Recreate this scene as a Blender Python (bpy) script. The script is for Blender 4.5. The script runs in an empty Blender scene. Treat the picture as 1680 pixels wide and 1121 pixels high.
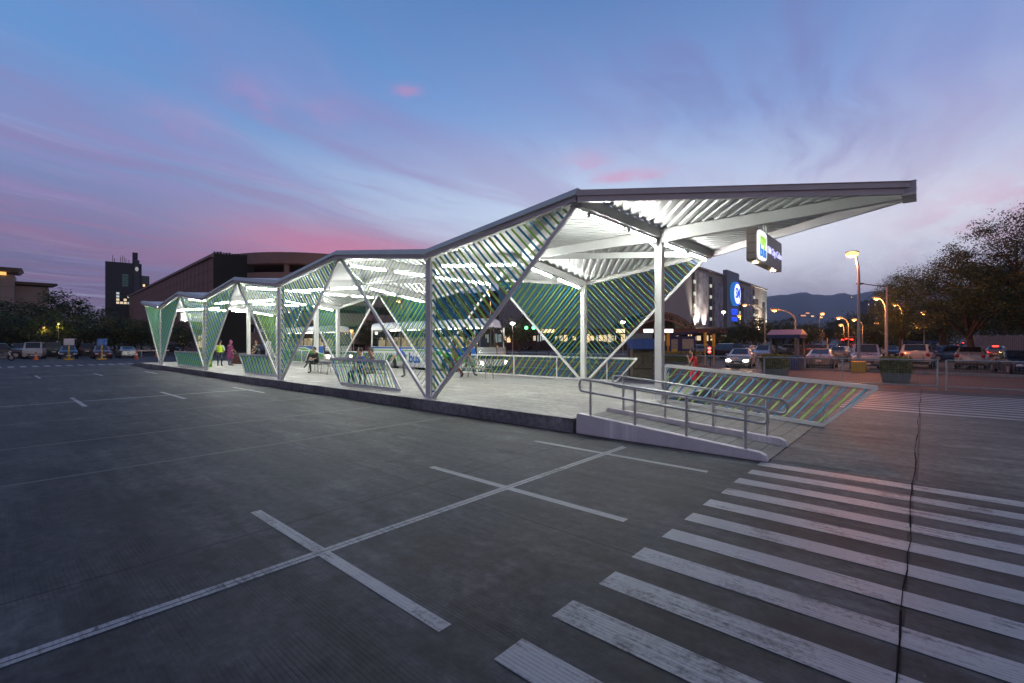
import bpy, bmesh, math, random
from mathutils import Vector, Matrix
random.seed(7)
R = math.radians
PI = math.pi
scn = bpy.context.scene
COL = scn.collection
V = Vector

# ------------------------------------------------------------------ survey camera
CAMX, CAMY, CAMZ, YAW, FPX, Y0 = 10.587, -8.486, 1.9, 0.7229, 767.8, 561.9
SN, CS = math.sin(YAW), math.cos(YAW)
cam = bpy.data.cameras.new('camera')
cam.sensor_width = 36.0
cam.lens = FPX / 1680 * 36
cam.shift_y = (Y0 - 560.5) / 1680
cam.clip_start = 0.05
cam.clip_end = 20000
camo = bpy.data.objects.new('camera', cam)
COL.objects.link(camo)
camo.location = (CAMX, CAMY, CAMZ)
camo.rotation_euler = (R(90), 0, YAW)
scn.camera = camo


def at(x, y, z=0.0):
    """ground survey: where the sight line through a photo point meets height z"""
    F = FPX * (CAMZ - z) / (y - Y0)
    r = (x - 840) / FPX * F
    return V((CAMX - SN * F + CS * r, CAMY + CS * F + SN * r, z))


def far(x, F, z=0.0):
    """survey point at distance F along the view, bearing x"""
    r = (x - 840) / FPX * F
    return V((CAMX - SN * F + CS * r, CAMY + CS * F + SN * r, z))


def hz(y, F):
    return CAMZ + (Y0 - y) / FPX * F


# ------------------------------------------------------------------ materials
MATS = {}


def mat(name, col, rough=0.6, metal=0.0, var=0.12, scale=3.0, bump=0.0, bscale=40.0, emit=None, estr=0.0,
        alpha=None, spec=0.5, coat=0.0, vary_obj=0.0):
    if name in MATS:
        return MATS[name]
    m = bpy.data.materials.new(name)
    m.use_nodes = True
    nt = m.node_tree
    b = nt.nodes['Principled BSDF']
    b.inputs['Roughness'].default_value = rough
    b.inputs['Metallic'].default_value = metal
    b.inputs['Specular IOR Level'].default_value = spec
    b.inputs['Coat Weight'].default_value = coat
    c = (col[0], col[1], col[2], 1)
    if var > 0:
        tc = nt.nodes.new('ShaderNodeTexCoord')
        nz = nt.nodes.new('ShaderNodeTexNoise')
        nz.inputs['Scale'].default_value = scale
        nz.inputs['Detail'].default_value = 6
        nz.inputs['Roughness'].default_value = 0.65
        nt.links.new(tc.outputs['Object'], nz.inputs['Vector'])
        rp = nt.nodes.new('ShaderNodeValToRGB')
        rp.color_ramp.elements[0].position = 0.3
        rp.color_ramp.elements[1].position = 0.7
        rp.color_ramp.elements[0].color = tuple(max(0, v * (1 - var)) for v in col) + (1,)
        rp.color_ramp.elements[1].color = tuple(min(1, v * (1 + var)) for v in col) + (1,)
        nt.links.new(nz.outputs['Fac'], rp.inputs['Fac'])
        nt.links.new(rp.outputs['Color'], b.inputs['Base Color'])
        mr = nt.nodes.new('ShaderNodeMapRange')
        mr.inputs['To Min'].default_value = max(0.02, rough - 0.1)
        mr.inputs['To Max'].default_value = min(1, rough + 0.1)
        nt.links.new(nz.outputs['Fac'], mr.inputs['Value'])
        nt.links.new(mr.outputs['Result'], b.inputs['Roughness'])
        if bump > 0:
            n2 = nt.nodes.new('ShaderNodeTexNoise')
            n2.inputs['Scale'].default_value = bscale
            n2.inputs['Detail'].default_value = 4
            nt.links.new(tc.outputs['Object'], n2.inputs['Vector'])
            bp = nt.nodes.new('ShaderNodeBump')
            bp.inputs['Strength'].default_value = bump
            bp.inputs['Distance'].default_value = 0.02
            nt.links.new(n2.outputs['Fac'], bp.inputs['Height'])
            nt.links.new(bp.outputs['Normal'], b.inputs['Normal'])
    else:
        b.inputs['Base Color'].default_value = c
    if emit:
        b.inputs['Emission Color'].default_value = (*emit, 1)
        b.inputs['Emission Strength'].default_value = estr
    MATS[name] = m
    return m


def glass_mat(name, tint, trans):
    m = bpy.data.materials.new(name)
    m.use_nodes = True
    nt = m.node_tree
    nt.nodes.clear()
    o = nt.nodes.new('ShaderNodeOutputMaterial')
    mx = nt.nodes.new('ShaderNodeMixShader')
    t = nt.nodes.new('ShaderNodeBsdfTransparent')
    t.inputs['Color'].default_value = (*tint, 1)
    g = nt.nodes.new('ShaderNodeBsdfPrincipled')
    g.inputs['Base Color'].default_value = (0.01, 0.012, 0.015, 1)
    g.inputs['Roughness'].default_value = 0.05
    mx.inputs['Fac'].default_value = 1 - trans
    nt.links.new(t.outputs[0], mx.inputs[1])
    nt.links.new(g.outputs[0], mx.inputs[2])
    nt.links.new(mx.outputs[0], o.inputs['Surface'])
    MATS[name] = m
    return m


def emis(name, col, s):
    """a lamp that gives light, over a plain lens"""
    return mat(name, (0.6, 0.6, 0.6), 0.3, var=0, emit=col, estr=s)


# ------------------------------------------------------------------ mesh builder
class MB:
    def __init__(self):
        self.v, self.f, self.m = [], [], []

    def add(self, vs, fs, mi=0, M=None):
        b = len(self.v)
        for p in vs:
            p = V(p)
            self.v.append(M @ p if M is not None else p)
        for f in fs:
            self.f.append([b + i for i in f])
            self.m.append(mi)
        return self

    def box(self, c, s, mi=0, rz=0.0, M=None):
        x, y, z = s[0] / 2, s[1] / 2, s[2] / 2
        vs = [(-x, -y, -z), (x, -y, -z), (x, y, -z), (-x, y, -z), (-x, -y, z), (x, -y, z), (x, y, z), (-x, y, z)]
        T = Matrix.Translation(V(c)) @ Matrix.Rotation(rz, 4, 'Z')
        if M is not None:
            T = M @ T
        return self.add(vs, [(0, 3, 2, 1), (4, 5, 6, 7), (0, 1, 5, 4), (1, 2, 6, 5), (2, 3, 7, 6), (3, 0, 4, 7)], mi, T)

    def quad(self, a, b, c, d, mi=0):
        return self.add([a, b, c, d], [(0, 1, 2, 3)], mi)

    def bar(self, p, q, w, d, up=(0, 0, 1), mi=0, d2=None, drop=None):
        """box bar from p to q; w wide across, d deep along 'up'; optionally tapering to d2. drop: hang below the line"""
        p, q = V(p), V(q)
        t = (q - p).normalized()
        u = V(up)
        s = t.cross(u).normalized()
        u = s.cross(t).normalized()
        if d2 is None:
            d2 = d
        vs = []
        for P, D in ((p, d), (q, d2)):
            lo, hi = (-D, 0) if drop else (-D / 2, D / 2)
            vs += [P - s * w / 2 + u * lo, P + s * w / 2 + u * lo, P + s * w / 2 + u * hi, P - s * w / 2 + u * hi]
        return self.add(vs, [(0, 1, 2, 3), (7, 6, 5, 4), (0, 4, 5, 1), (1, 5, 6, 2), (2, 6, 7, 3), (3, 7, 4, 0)], mi)

    def tube(self, path, r, n=8, mi=0, closed=False, cap=True):
        path = [V(p) for p in path]
        rs = r if isinstance(r, (list, tuple)) else [r] * len(path)
        b = len(self.v)
        N = len(path)
        ref = None
        for i, P in enumerate(path):
            if closed:
                t = (path[(i + 1) % N] - path[i - 1]).normalized()
            else:
                t = (path[min(i + 1, N - 1)] - path[max(i - 1, 0)]).normalized()
            if ref is None:
                ref = V((0, 0, 1)) if abs(t.z) < 0.9 else V((1, 0, 0))
            s = t.cross(ref).normalized()
            u = s.cross(t).normalized()
            ref = u
            for k in range(n):
                a = 2 * PI * k / n
                self.v.append(P + (s * math.cos(a) + u * math.sin(a)) * rs[i])
        for i in range(N if closed else N - 1):
            j = (i + 1) % N
            for k in range(n):
                l = (k + 1) % n
                self.f.append([b + i * n + k, b + i * n + l, b + j * n + l, b + j * n + k])
                self.m.append(mi)
        if cap and not closed:
            self.f.append([b + k for k in range(n)][::-1])
            self.m.append(mi)
            self.f.append([b + (N - 1) * n + k for k in range(n)])
            self.m.append(mi)
        return self

    def prism(self, poly, z0, z1, mi=0, M=None):
        """poly in xy, extruded z0..z1"""
        n = len(poly)
        vs = [(p[0], p[1], z0) for p in poly] + [(p[0], p[1], z1) for p in poly]
        fs = [list(range(n))[::-1], list(range(n, 2 * n))]
        for i in range(n):
            j = (i + 1) % n
            fs.append([i, j, n + j, n + i])
        return self.add(vs, fs, mi, M)

    def loft(self, rings, mi=0, cap=True, closed=True):
        b = len(self.v)
        n = len(rings[0])
        for r in rings:
            for p in r:
                self.v.append(V(p))
        for i in range(len(rings) - 1):
            for k in range(n if closed else n - 1):
                l = (k + 1) % n
                self.f.append([b + i * n + k, b + i * n + l, b + (i + 1) * n + l, b + (i + 1) * n + k])
                self.m.append(mi)
        if cap:
            self.f.append([b + k for k in range(n)][::-1])
            self.m.append(mi)
            self.f.append([b + (len(rings) - 1) * n + k for k in range(n)])
            self.m.append(mi)
        return self

    def ball(self, c, r, nu=10, nv=7, mi=0, s=(1, 1, 1)):
        b = len(self.v)
        c = V(c)
        for i in range(nv + 1):
            t = PI * i / nv
            for k in range(nu):
                a = 2 * PI * k / nu
                self.v.append(c + V((r * s[0] * math.sin(t) * math.cos(a), r * s[1] * math.sin(t) * math.sin(a), r * s[2] * math.cos(t))))
        for i in range(nv):
            for k in range(nu):
                l = (k + 1) % nu
                self.f.append([b + i * nu + k, b + (i + 1) * nu + k, b + (i + 1) * nu + l, b + i * nu + l])
                self.m.append(mi)
        return self

    def mesh(self, name, mats, smooth=None, fix=True):
        me = bpy.data.meshes.new(name)
        me.from_pydata([tuple(p) for p in self.v], [], self.f)
        for m in (mats if isinstance(mats, (list, tuple)) else [mats]):
            me.materials.append(m)
        me.polygons.foreach_set('material_index', self.m)
        if fix:
            bm = bmesh.new()
            bm.from_mesh(me)
            bmesh.ops.remove_doubles(bm, verts=bm.verts, dist=1e-5)
            bmesh.ops.dissolve_degenerate(bm, dist=1e-6, edges=bm.edges)
            bmesh.ops.recalc_face_normals(bm, faces=bm.faces)
            bm.to_mesh(me)
            bm.free()
        if smooth is not None:
            me.polygons.foreach_set('use_smooth', [True] * len(me.polygons))
            me.set_sharp_from_angle(angle=R(smooth))
        me.update()
        return me

    def build(self, name, mats, parent=None, smooth=None, fix=True, bevel=0.0):
        me = self.mesh(name, mats, smooth, fix)
        o = bpy.data.objects.new(name, me)
        COL.objects.link(o)
        if parent is not None:
            o.parent = parent
        if bevel > 0:
            bv = o.modifiers.new('bevel', 'BEVEL')
            bv.width = bevel
            bv.segments = 2
            bv.limit_method = 'ANGLE'
        return o


def tag(o, label, cat, group=None, kind=None):
    if label:
        o['label'] = label
    if cat:
        o['category'] = cat
    if group:
        o['group'] = group
    if kind:
        o['kind'] = kind
    return o


def thing(name, label, cat, loc=(0, 0, 0), rz=0.0, group=None):
    o = bpy.data.objects.new(name, None)
    COL.objects.link(o)
    o.empty_display_size = 0.2
    o.location = loc
    o.rotation_euler = (0, 0, rz)
    return tag(o, label, cat, group)


def structure(name, mb, m, label=None, smooth=None, kind='structure', fix=True):
    o = mb.build(name, m, None, smooth, fix)
    o['kind'] = kind
    if label:
        o['label'] = label
    return o


def dup(root, loc, rz, label=None, group=None, scale=None, kids=True):
    r = root.copy()
    COL.objects.link(r)
    r.location = loc
    r.rotation_euler = (0, 0, rz)
    if scale:
        r.scale = (scale,) * 3 if not isinstance(scale, (tuple, list)) else scale
    if label:
        r['label'] = label
    if group:
        r['group'] = group

    def rec(src, dst):
        for ch in list(src.children):
            c = ch.copy()
            COL.objects.link(c)
            c.parent = dst
            rec(ch, c)
    if kids:
        rec(root, r)
    return r


def text_mesh(body, size, depth=0.01, bold=0.0, spacing=1.0):
    cu = bpy.data.curves.new('lettering', 'FONT')
    cu.body = body
    cu.size = size
    cu.extrude = depth / 2
    cu.offset = bold
    cu.space_character = spacing
    cu.resolution_u = 3
    cu.align_x = 'CENTER'
    cu.align_y = 'CENTER'
    o = bpy.data.objects.new('lettering', cu)
    COL.objects.link(o)
    dg = bpy.context.evaluated_depsgraph_get()
    me = bpy.data.meshes.new_from_object(o.evaluated_get(dg))
    bpy.data.objects.remove(o)
    return me


def lettering(name, body, size, M, m, parent, depth=0.01, bold=0.0, width=None, spacing=1.0):
    me = text_mesh(body, size, depth, bold, spacing)
    if width:
        xs = [v.co.x for v in me.vertices]
        k = width / max(1e-6, max(xs) - min(xs))
        me.transform(Matrix.Diagonal((k, 1, 1, 1)))
    me.transform(M)
    me.materials.clear()
    me.materials.append(m)
    o = bpy.data.objects.new(name, me)
    COL.objects.link(o)
    if parent is not None:
        o.parent = parent
    return o


def frame(origin, right, up):
    """matrix whose local x runs along right, y along up, z out of the face"""
    r, u = V(right).normalized(), V(up).normalized()
    n = r.cross(u)
    return Matrix(((r.x, u.x, n.x, origin[0]), (r.y, u.y, n.y, origin[1]), (r.z, u.z, n.z, origin[2]), (0, 0, 0, 1)))


def point_light(name, loc, col, watts, parent=None, radius=0.08, spot=None):
    l = bpy.data.lights.new(name, 'SPOT' if spot else 'POINT')
    l.energy = watts
    l.color = col
    l.shadow_soft_size = radius
    o = bpy.data.objects.new(name, l)
    COL.objects.link(o)
    o.location = loc
    if spot:
        l.spot_size = spot[0]
        l.spot_blend = 0.8
        o.rotation_euler = V(spot[1]).to_track_quat('-Z', 'Y').to_euler()
    if parent is not None:
        o.parent = parent
    return o


# node expression helper ------------------------------------------------------
class NX:
    def __init__(self, nt):
        self.nt = nt

    def _in(self, sock, v):
        if hasattr(v, 'is_output'):
            self.nt.links.new(v, sock)
        else:
            sock.default_value = v

    def m(self, op, a, b=0.0, c=0.0, clamp=False):
        n = self.nt.nodes.new('ShaderNodeMath')
        n.operation = op
        n.use_clamp = clamp
        self._in(n.inputs[0], a)
        self._in(n.inputs[1], b)
        self._in(n.inputs[2], c)
        return n.outputs[0]

    def xyz(self, v):
        n = self.nt.nodes.new('ShaderNodeSeparateXYZ')
        self._in(n.inputs[0], v)
        return n.outputs

    def vec(self, x, y, z):
        n = self.nt.nodes.new('ShaderNodeCombineXYZ')
        for i, q in enumerate((x, y, z)):
            self._in(n.inputs[i], q)
        return n.outputs[0]

    def noise(self, v, scale=1.0, detail=4, rough=0.55, dist=0.0):
        n = self.nt.nodes.new('ShaderNodeTexNoise')
        self._in(n.inputs['Vector'], v)
        n.inputs['Scale'].default_value = scale
        n.inputs['Detail'].default_value = detail
        n.inputs['Roughness'].default_value = rough
        n.inputs['Distortion'].default_value = dist
        return n.outputs['Fac']

    def ramp(self, f, stops, interp='LINEAR'):
        n = self.nt.nodes.new('ShaderNodeValToRGB')
        n.color_ramp.interpolation = interp
        e = n.color_ramp.elements
        while len(e) < len(stops):
            e.new(0.5)
        for k, (p, c) in enumerate(stops):
            e[k].position = p
            e[k].color = (c, c, c, 1) if isinstance(c, (int, float)) else (*c, 1)
        self._in(n.inputs[0], f)
        return n.outputs[0]

    def mix(self, f, a, b, mode='MIX'):
        n = self.nt.nodes.new('ShaderNodeMix')
        n.data_type = 'RGBA'
        n.blend_type = mode
        self._in(n.inputs[0], f)
        for s, q in ((n.inputs[6], a), (n.inputs[7], b)):
            if isinstance(q, tuple):
                q = (*q[:3], 1)
            self._in(s, q)
        return n.outputs[2]

    def sstep(self, v, a, b):
        n = self.nt.nodes.new('ShaderNodeMapRange')
        n.interpolation_type = 'SMOOTHSTEP'
        self._in(n.inputs[0], v)
        n.inputs[1].default_value = a
        n.inputs[2].default_value = b
        return n.outputs[0]


def s2l(*c):
    return tuple((v / 255 / 12.92) if v / 255 <= 0.04045 else ((v / 255 + 0.055) / 1.055) ** 2.4 for v in c)


# ------------------------------------------------------------------ dusk sky
def make_world():
    w = bpy.data.worlds.new('World')
    scn.world = w
    w.use_nodes = True
    nt = w.node_tree
    nt.nodes.clear()
    X = NX(nt)
    out = nt.nodes.new('ShaderNodeOutputWorld')
    bg = nt.nodes.new('ShaderNodeBackground')
    tc = nt.nodes.new('ShaderNodeTexCoord')
    d = tc.outputs['Generated']
    x, y, z = X.xyz(d)
    # azimuth relative to the mall side of the sky: forward f, right r (horizontal, metres of a unit sphere)
    f = X.m('ADD', X.m('MULTIPLY', x, -SN), X.m('MULTIPLY', y, CS))
    r = X.m('ADD', X.m('MULTIPLY', x, CS), X.m('MULTIPLY', y, SN))
    az = X.m('ARCTAN2', r, f)                       # radians, 0 towards the shelter
    el = X.m('ARCSINE', X.m('MINIMUM', X.m('MAXIMUM', z, -1.0), 1.0))
    e = X.m('DIVIDE', el, R(90), clamp=True)
    right = X.sstep(az, -0.75, 0.45)
    # clear twilight colours by elevation, one set for the left and one for the right
    left_c = X.ramp(e, [(0.0, s2l(104, 84, 112)), (0.06, s2l(112, 102, 138)), (0.13, s2l(116, 124, 168)), (0.2, s2l(118, 148, 198)),
                        (0.3, s2l(92, 142, 200)), (0.42, s2l(80, 126, 180)), (1.0, s2l(88, 104, 146))])
    right_c = X.ramp(e, [(0.0, s2l(146, 132, 154)), (0.05, s2l(160, 152, 178)), (0.09, s2l(200, 200, 218)), (0.13, s2l(212, 218, 234)), (0.18, s2l(188, 200, 228)),
                         (0.27, s2l(130, 156, 208)), (0.4, s2l(92, 126, 182)), (1.0, s2l(88, 104, 146))])
    c = X.mix(right, left_c, right_c)
    # bright clearing low in the middle
    g = X.m('ADD', X.m('POWER', X.m('DIVIDE', X.m('SUBTRACT', az, 0.04), 0.42), 2.0), X.m('POWER', X.m('DIVIDE', X.m('SUBTRACT', el, 0.22), 0.15), 2.0))
    glow = X.m('POWER', 2.718, X.m('MULTIPLY', g, -1.0))
    c = X.mix(X.m('MULTIPLY', glow, 0.75), c, s2l(198, 216, 240))
    g2 = X.m('ADD', X.m('POWER', X.m('DIVIDE', X.m('SUBTRACT', az, 0.52), 0.26), 2.0), X.m('POWER', X.m('DIVIDE', X.m('SUBTRACT', el, 0.19), 0.075), 2.0))
    glow2 = X.m('MULTIPLY', X.m('POWER', 2.718, X.m('MULTIPLY', g2, -1.0)), 0.9)
    # cloud streaks on a high flat layer, drawn out along the street direction
    dn = X.m('ADD', X.m('MAXIMUM', z, 0.0), 0.05)
    px = X.m('DIVIDE', x, dn)
    py = X.m('DIVIDE', y, dn)
    warp = X.noise(X.vec(px, py, 0.0), 0.45, 3, 0.5)
    warp2 = X.noise(X.vec(X.m('MULTIPLY', px, 1.5), X.m('MULTIPLY', py, .5), 5.0), 1.3, 3, 0.5)
    wv = X.m('ADD', X.m('MULTIPLY', X.m('SUBTRACT', warp, 0.5), 1.3), X.m('MULTIPLY', X.m('SUBTRACT', warp2, 0.5), 0.35))
    sx = X.m('ADD', X.m('ADD', px, X.m('MULTIPLY', py, 0.1)), wv)
    streak = X.noise(X.vec(X.m('MULTIPLY', sx, 1.9), X.m('MULTIPLY', py, 0.2), 3.7), 1.0, 9, 0.6)
    st = X.sstep(streak, 0.46, 0.66)
    broad = X.noise(X.vec(X.m('MULTIPLY', sx, 0.6), X.m('MULTIPLY', py, 0.22), 9.1), 1.0, 6, 0.6)
    br = X.sstep(broad, 0.44, 0.66)
    low = X.m('SUBTRACT', 1.0, X.sstep(el, 0.08, 0.66))
    cloud_l = X.ramp(e, [(0.0, s2l(110, 82, 110)), (0.07, s2l(136, 108, 144)), (0.13, s2l(154, 120, 160)), (0.2, s2l(138, 124, 172)), (0.3, s2l(130, 132, 186)), (0.42, s2l(112, 130, 186))])
    cloud_r = X.ramp(e, [(0.0, s2l(112, 106, 134)), (0.06, s2l(128, 122, 150)), (0.12, s2l(168, 158, 188)), (0.2, s2l(164, 144, 188)), (0.3, s2l(138, 134, 188)), (0.45, s2l(96, 114, 172))])
    cl = X.mix(right, cloud_l, cloud_r)
    c = X.mix(X.m('MULTIPLY', br, X.m('MULTIPLY', X.m('ADD', 0.42, X.m('MULTIPLY', low, 0.4)), X.m('SUBTRACT', 1.0, X.m('MULTIPLY', right, 0.4)))), c, cl)
    c = X.mix(X.m('MULTIPLY', st, X.m('MULTIPLY', X.m('ADD', 0.24, X.m('MULTIPLY', low, 0.58)), X.m('SUBTRACT', 1.0, X.m('MULTIPLY', right, 0.35)))), c, cl)
    # fine mauve mottling higher up
    mo = X.noise(X.vec(X.m('MULTIPLY', sx, 3.2), X.m('MULTIPLY', py, 0.75), 33.0), 1.0, 9, 0.62)
    mb_ = X.noise(X.vec(X.m('MULTIPLY', px, 0.8), X.m('MULTIPLY', py, 0.5), 41.0), 1.0, 4, 0.5)
    mm = X.m('MULTIPLY', X.sstep(mo, 0.44, 0.7), X.sstep(mb_, 0.4, 0.62))
    c = X.mix(X.m('MULTIPLY', mm, 0.5), c, X.mix(right, s2l(150, 134, 186), s2l(118, 116, 170)))
    # pale wisps between the streaks
    wis = X.noise(X.vec(X.m('MULTIPLY', sx, 2.6), X.m('MULTIPLY', py, 0.3), 21.0), 1.0, 8, 0.62)
    c = X.mix(X.m('MULTIPLY', X.m('MULTIPLY', X.sstep(wis, 0.5, 0.72), low), 0.34), c, s2l(196, 206, 232))
    c = X.mix(glow2, c, s2l(228, 232, 246))
    # the last pink of the sunset, low to the left of the shelter
    q = X.m('ADD', X.m('POWER', X.m('DIVIDE', X.m('ADD', az, 0.35), 0.26), 2.0), X.m('POWER', X.m('DIVIDE', X.m('SUBTRACT', el, 0.18), 0.05), 2.0))
    fine = X.noise(X.vec(X.m('MULTIPLY', sx, 2.4), X.m('MULTIPLY', py, 0.25), 1.3), 1.0, 8, 0.58)
    pk = X.m('MULTIPLY', X.m('POWER', 2.718, X.m('MULTIPLY', q, -1.0)), X.m('ADD', 0.4, X.m('MULTIPLY', X.sstep(fine, 0.38, 0.64), 0.6)))
    c = X.mix(X.m('MULTIPLY', pk, 0.66), c, s2l(212, 124, 156))
    # small lit tufts
    tw = X.noise(X.vec(az, X.m('MULTIPLY', el, 2.0), 0.0), 14.0, 4, 0.6)
    for (px_, py_, ra, re, s) in ((670, 147, 0.026, 0.009, 0.34), (415, 150, 0.05, 0.03, 0.14), (540, 180, 0.05, 0.02, 0.13), (300, 185, 0.06, 0.025, 0.12), (1030, 288, 0.07, 0.012, 0.45), (960, 265, 0.05, 0.02, 0.3), (1660, 330, 0.12, 0.05, 0.3)):
        a0 = math.atan2(px_ - 840, FPX)
        e0 = math.atan2(Y0 - py_, math.hypot(px_ - 840, FPX))
        u = X.m('DIVIDE', X.m('SUBTRACT', az, a0), ra)
        v = X.m('DIVIDE', X.m('ADD', X.m('SUBTRACT', el, e0), X.m('MULTIPLY', X.m('SUBTRACT', tw, 0.5), re * 4.0)), re)
        k = X.m('POWER', 2.718, X.m('MULTIPLY', X.m('ADD', X.m('POWER', u, 2.0), X.m('POWER', v, 2.0)), -1.0))
        k = X.m('MULTIPLY', k, X.m('ADD', 0.4, X.sstep(tw, 0.35, 0.62)), clamp=True)
        c = X.mix(X.m('MULTIPLY', k, s), c, s2l(216, 130, 170))
    # the sky opposite the sunset is already dark
    back = X.sstep(f, -0.5, 0.45)
    c = X.mix(back, X.mix(1.0, c, s2l(255, 226, 200), 'MULTIPLY'), c)
    # below the horizon: dim
    c = X.mix(X.sstep(z, -0.12, -0.01), s2l(40, 38, 46), c)
    X._in(bg.inputs['Color'], c)
    bg.inputs['Strength'].default_value = 1.18
    nt.links.new(bg.outputs[0], out.inputs['Surface'])


make_world()
vs = scn.view_settings
vs.view_transform = 'Standard'
vs.look = 'None'
vs.exposure = 0
vs.gamma = 1
scn.cycles.use_denoising = True
scn.cycles.max_bounces = 8
scn.cycles.transparent_max_bounces = 12
scn.cycles.sample_clamp_indirect = 6.0
scn.cycles.caustics_reflective = False
scn.cycles.caustics_refractive = False

# ------------------------------------------------------------------ shared materials
WHITE = mat('white_paint', (0.72, 0.72, 0.7), 0.4, var=0.06, scale=2)
SHEET = mat('white_metal_sheet', (0.68, 0.68, 0.67), 0.45, metal=0.05, var=0.08, scale=1.5)
FASC = mat('weathered_white_steel', (0.6, 0.55, 0.56), 0.45, var=0.08, scale=2)
FLASH = mat('grey_green_flashing', (0.58, 0.6, 0.53), 0.5, var=0.1, scale=2)
GREEN = mat('green_enamel', (0.25, 0.43, 0.09), 0.4, var=0.08)
BLUE = mat('blue_enamel', (0.01, 0.18, 0.31), 0.4, var=0.08)
STEEL = mat('brushed_steel', (0.5, 0.5, 0.5), 0.38, metal=0.75, var=0.1, scale=8)
GALV = mat('galvanised_steel', (0.3, 0.32, 0.34), 0.45, metal=0.5, var=0.15, scale=6)
KERB = mat('white_kerb_paint', (0.74, 0.69, 0.68), 0.6, var=0.12, scale=3, bump=0.25)
TUBE = emis('fluorescent_tube', (0.97, 1.0, 0.95), 175.0)
BLACK = mat('black_plastic', (0.015, 0.015, 0.016), 0.5, var=0.1)
TYRE = mat('tyre_rubber', (0.02, 0.02, 0.02), 0.8, var=0.2)
RIM = mat('alloy_rim', (0.4, 0.4, 0.42), 0.3, metal=0.8, var=0.1)
SODIUM = emis('sodium_lamp', (1.0, 0.34, 0.06), 1.5)
SODNEAR = emis('bright_sodium_lamp', (1.0, 0.34, 0.07), 4.5)
WLAMP = emis('white_lamp', (1.0, 0.9, 0.72), 9.0)
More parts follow.
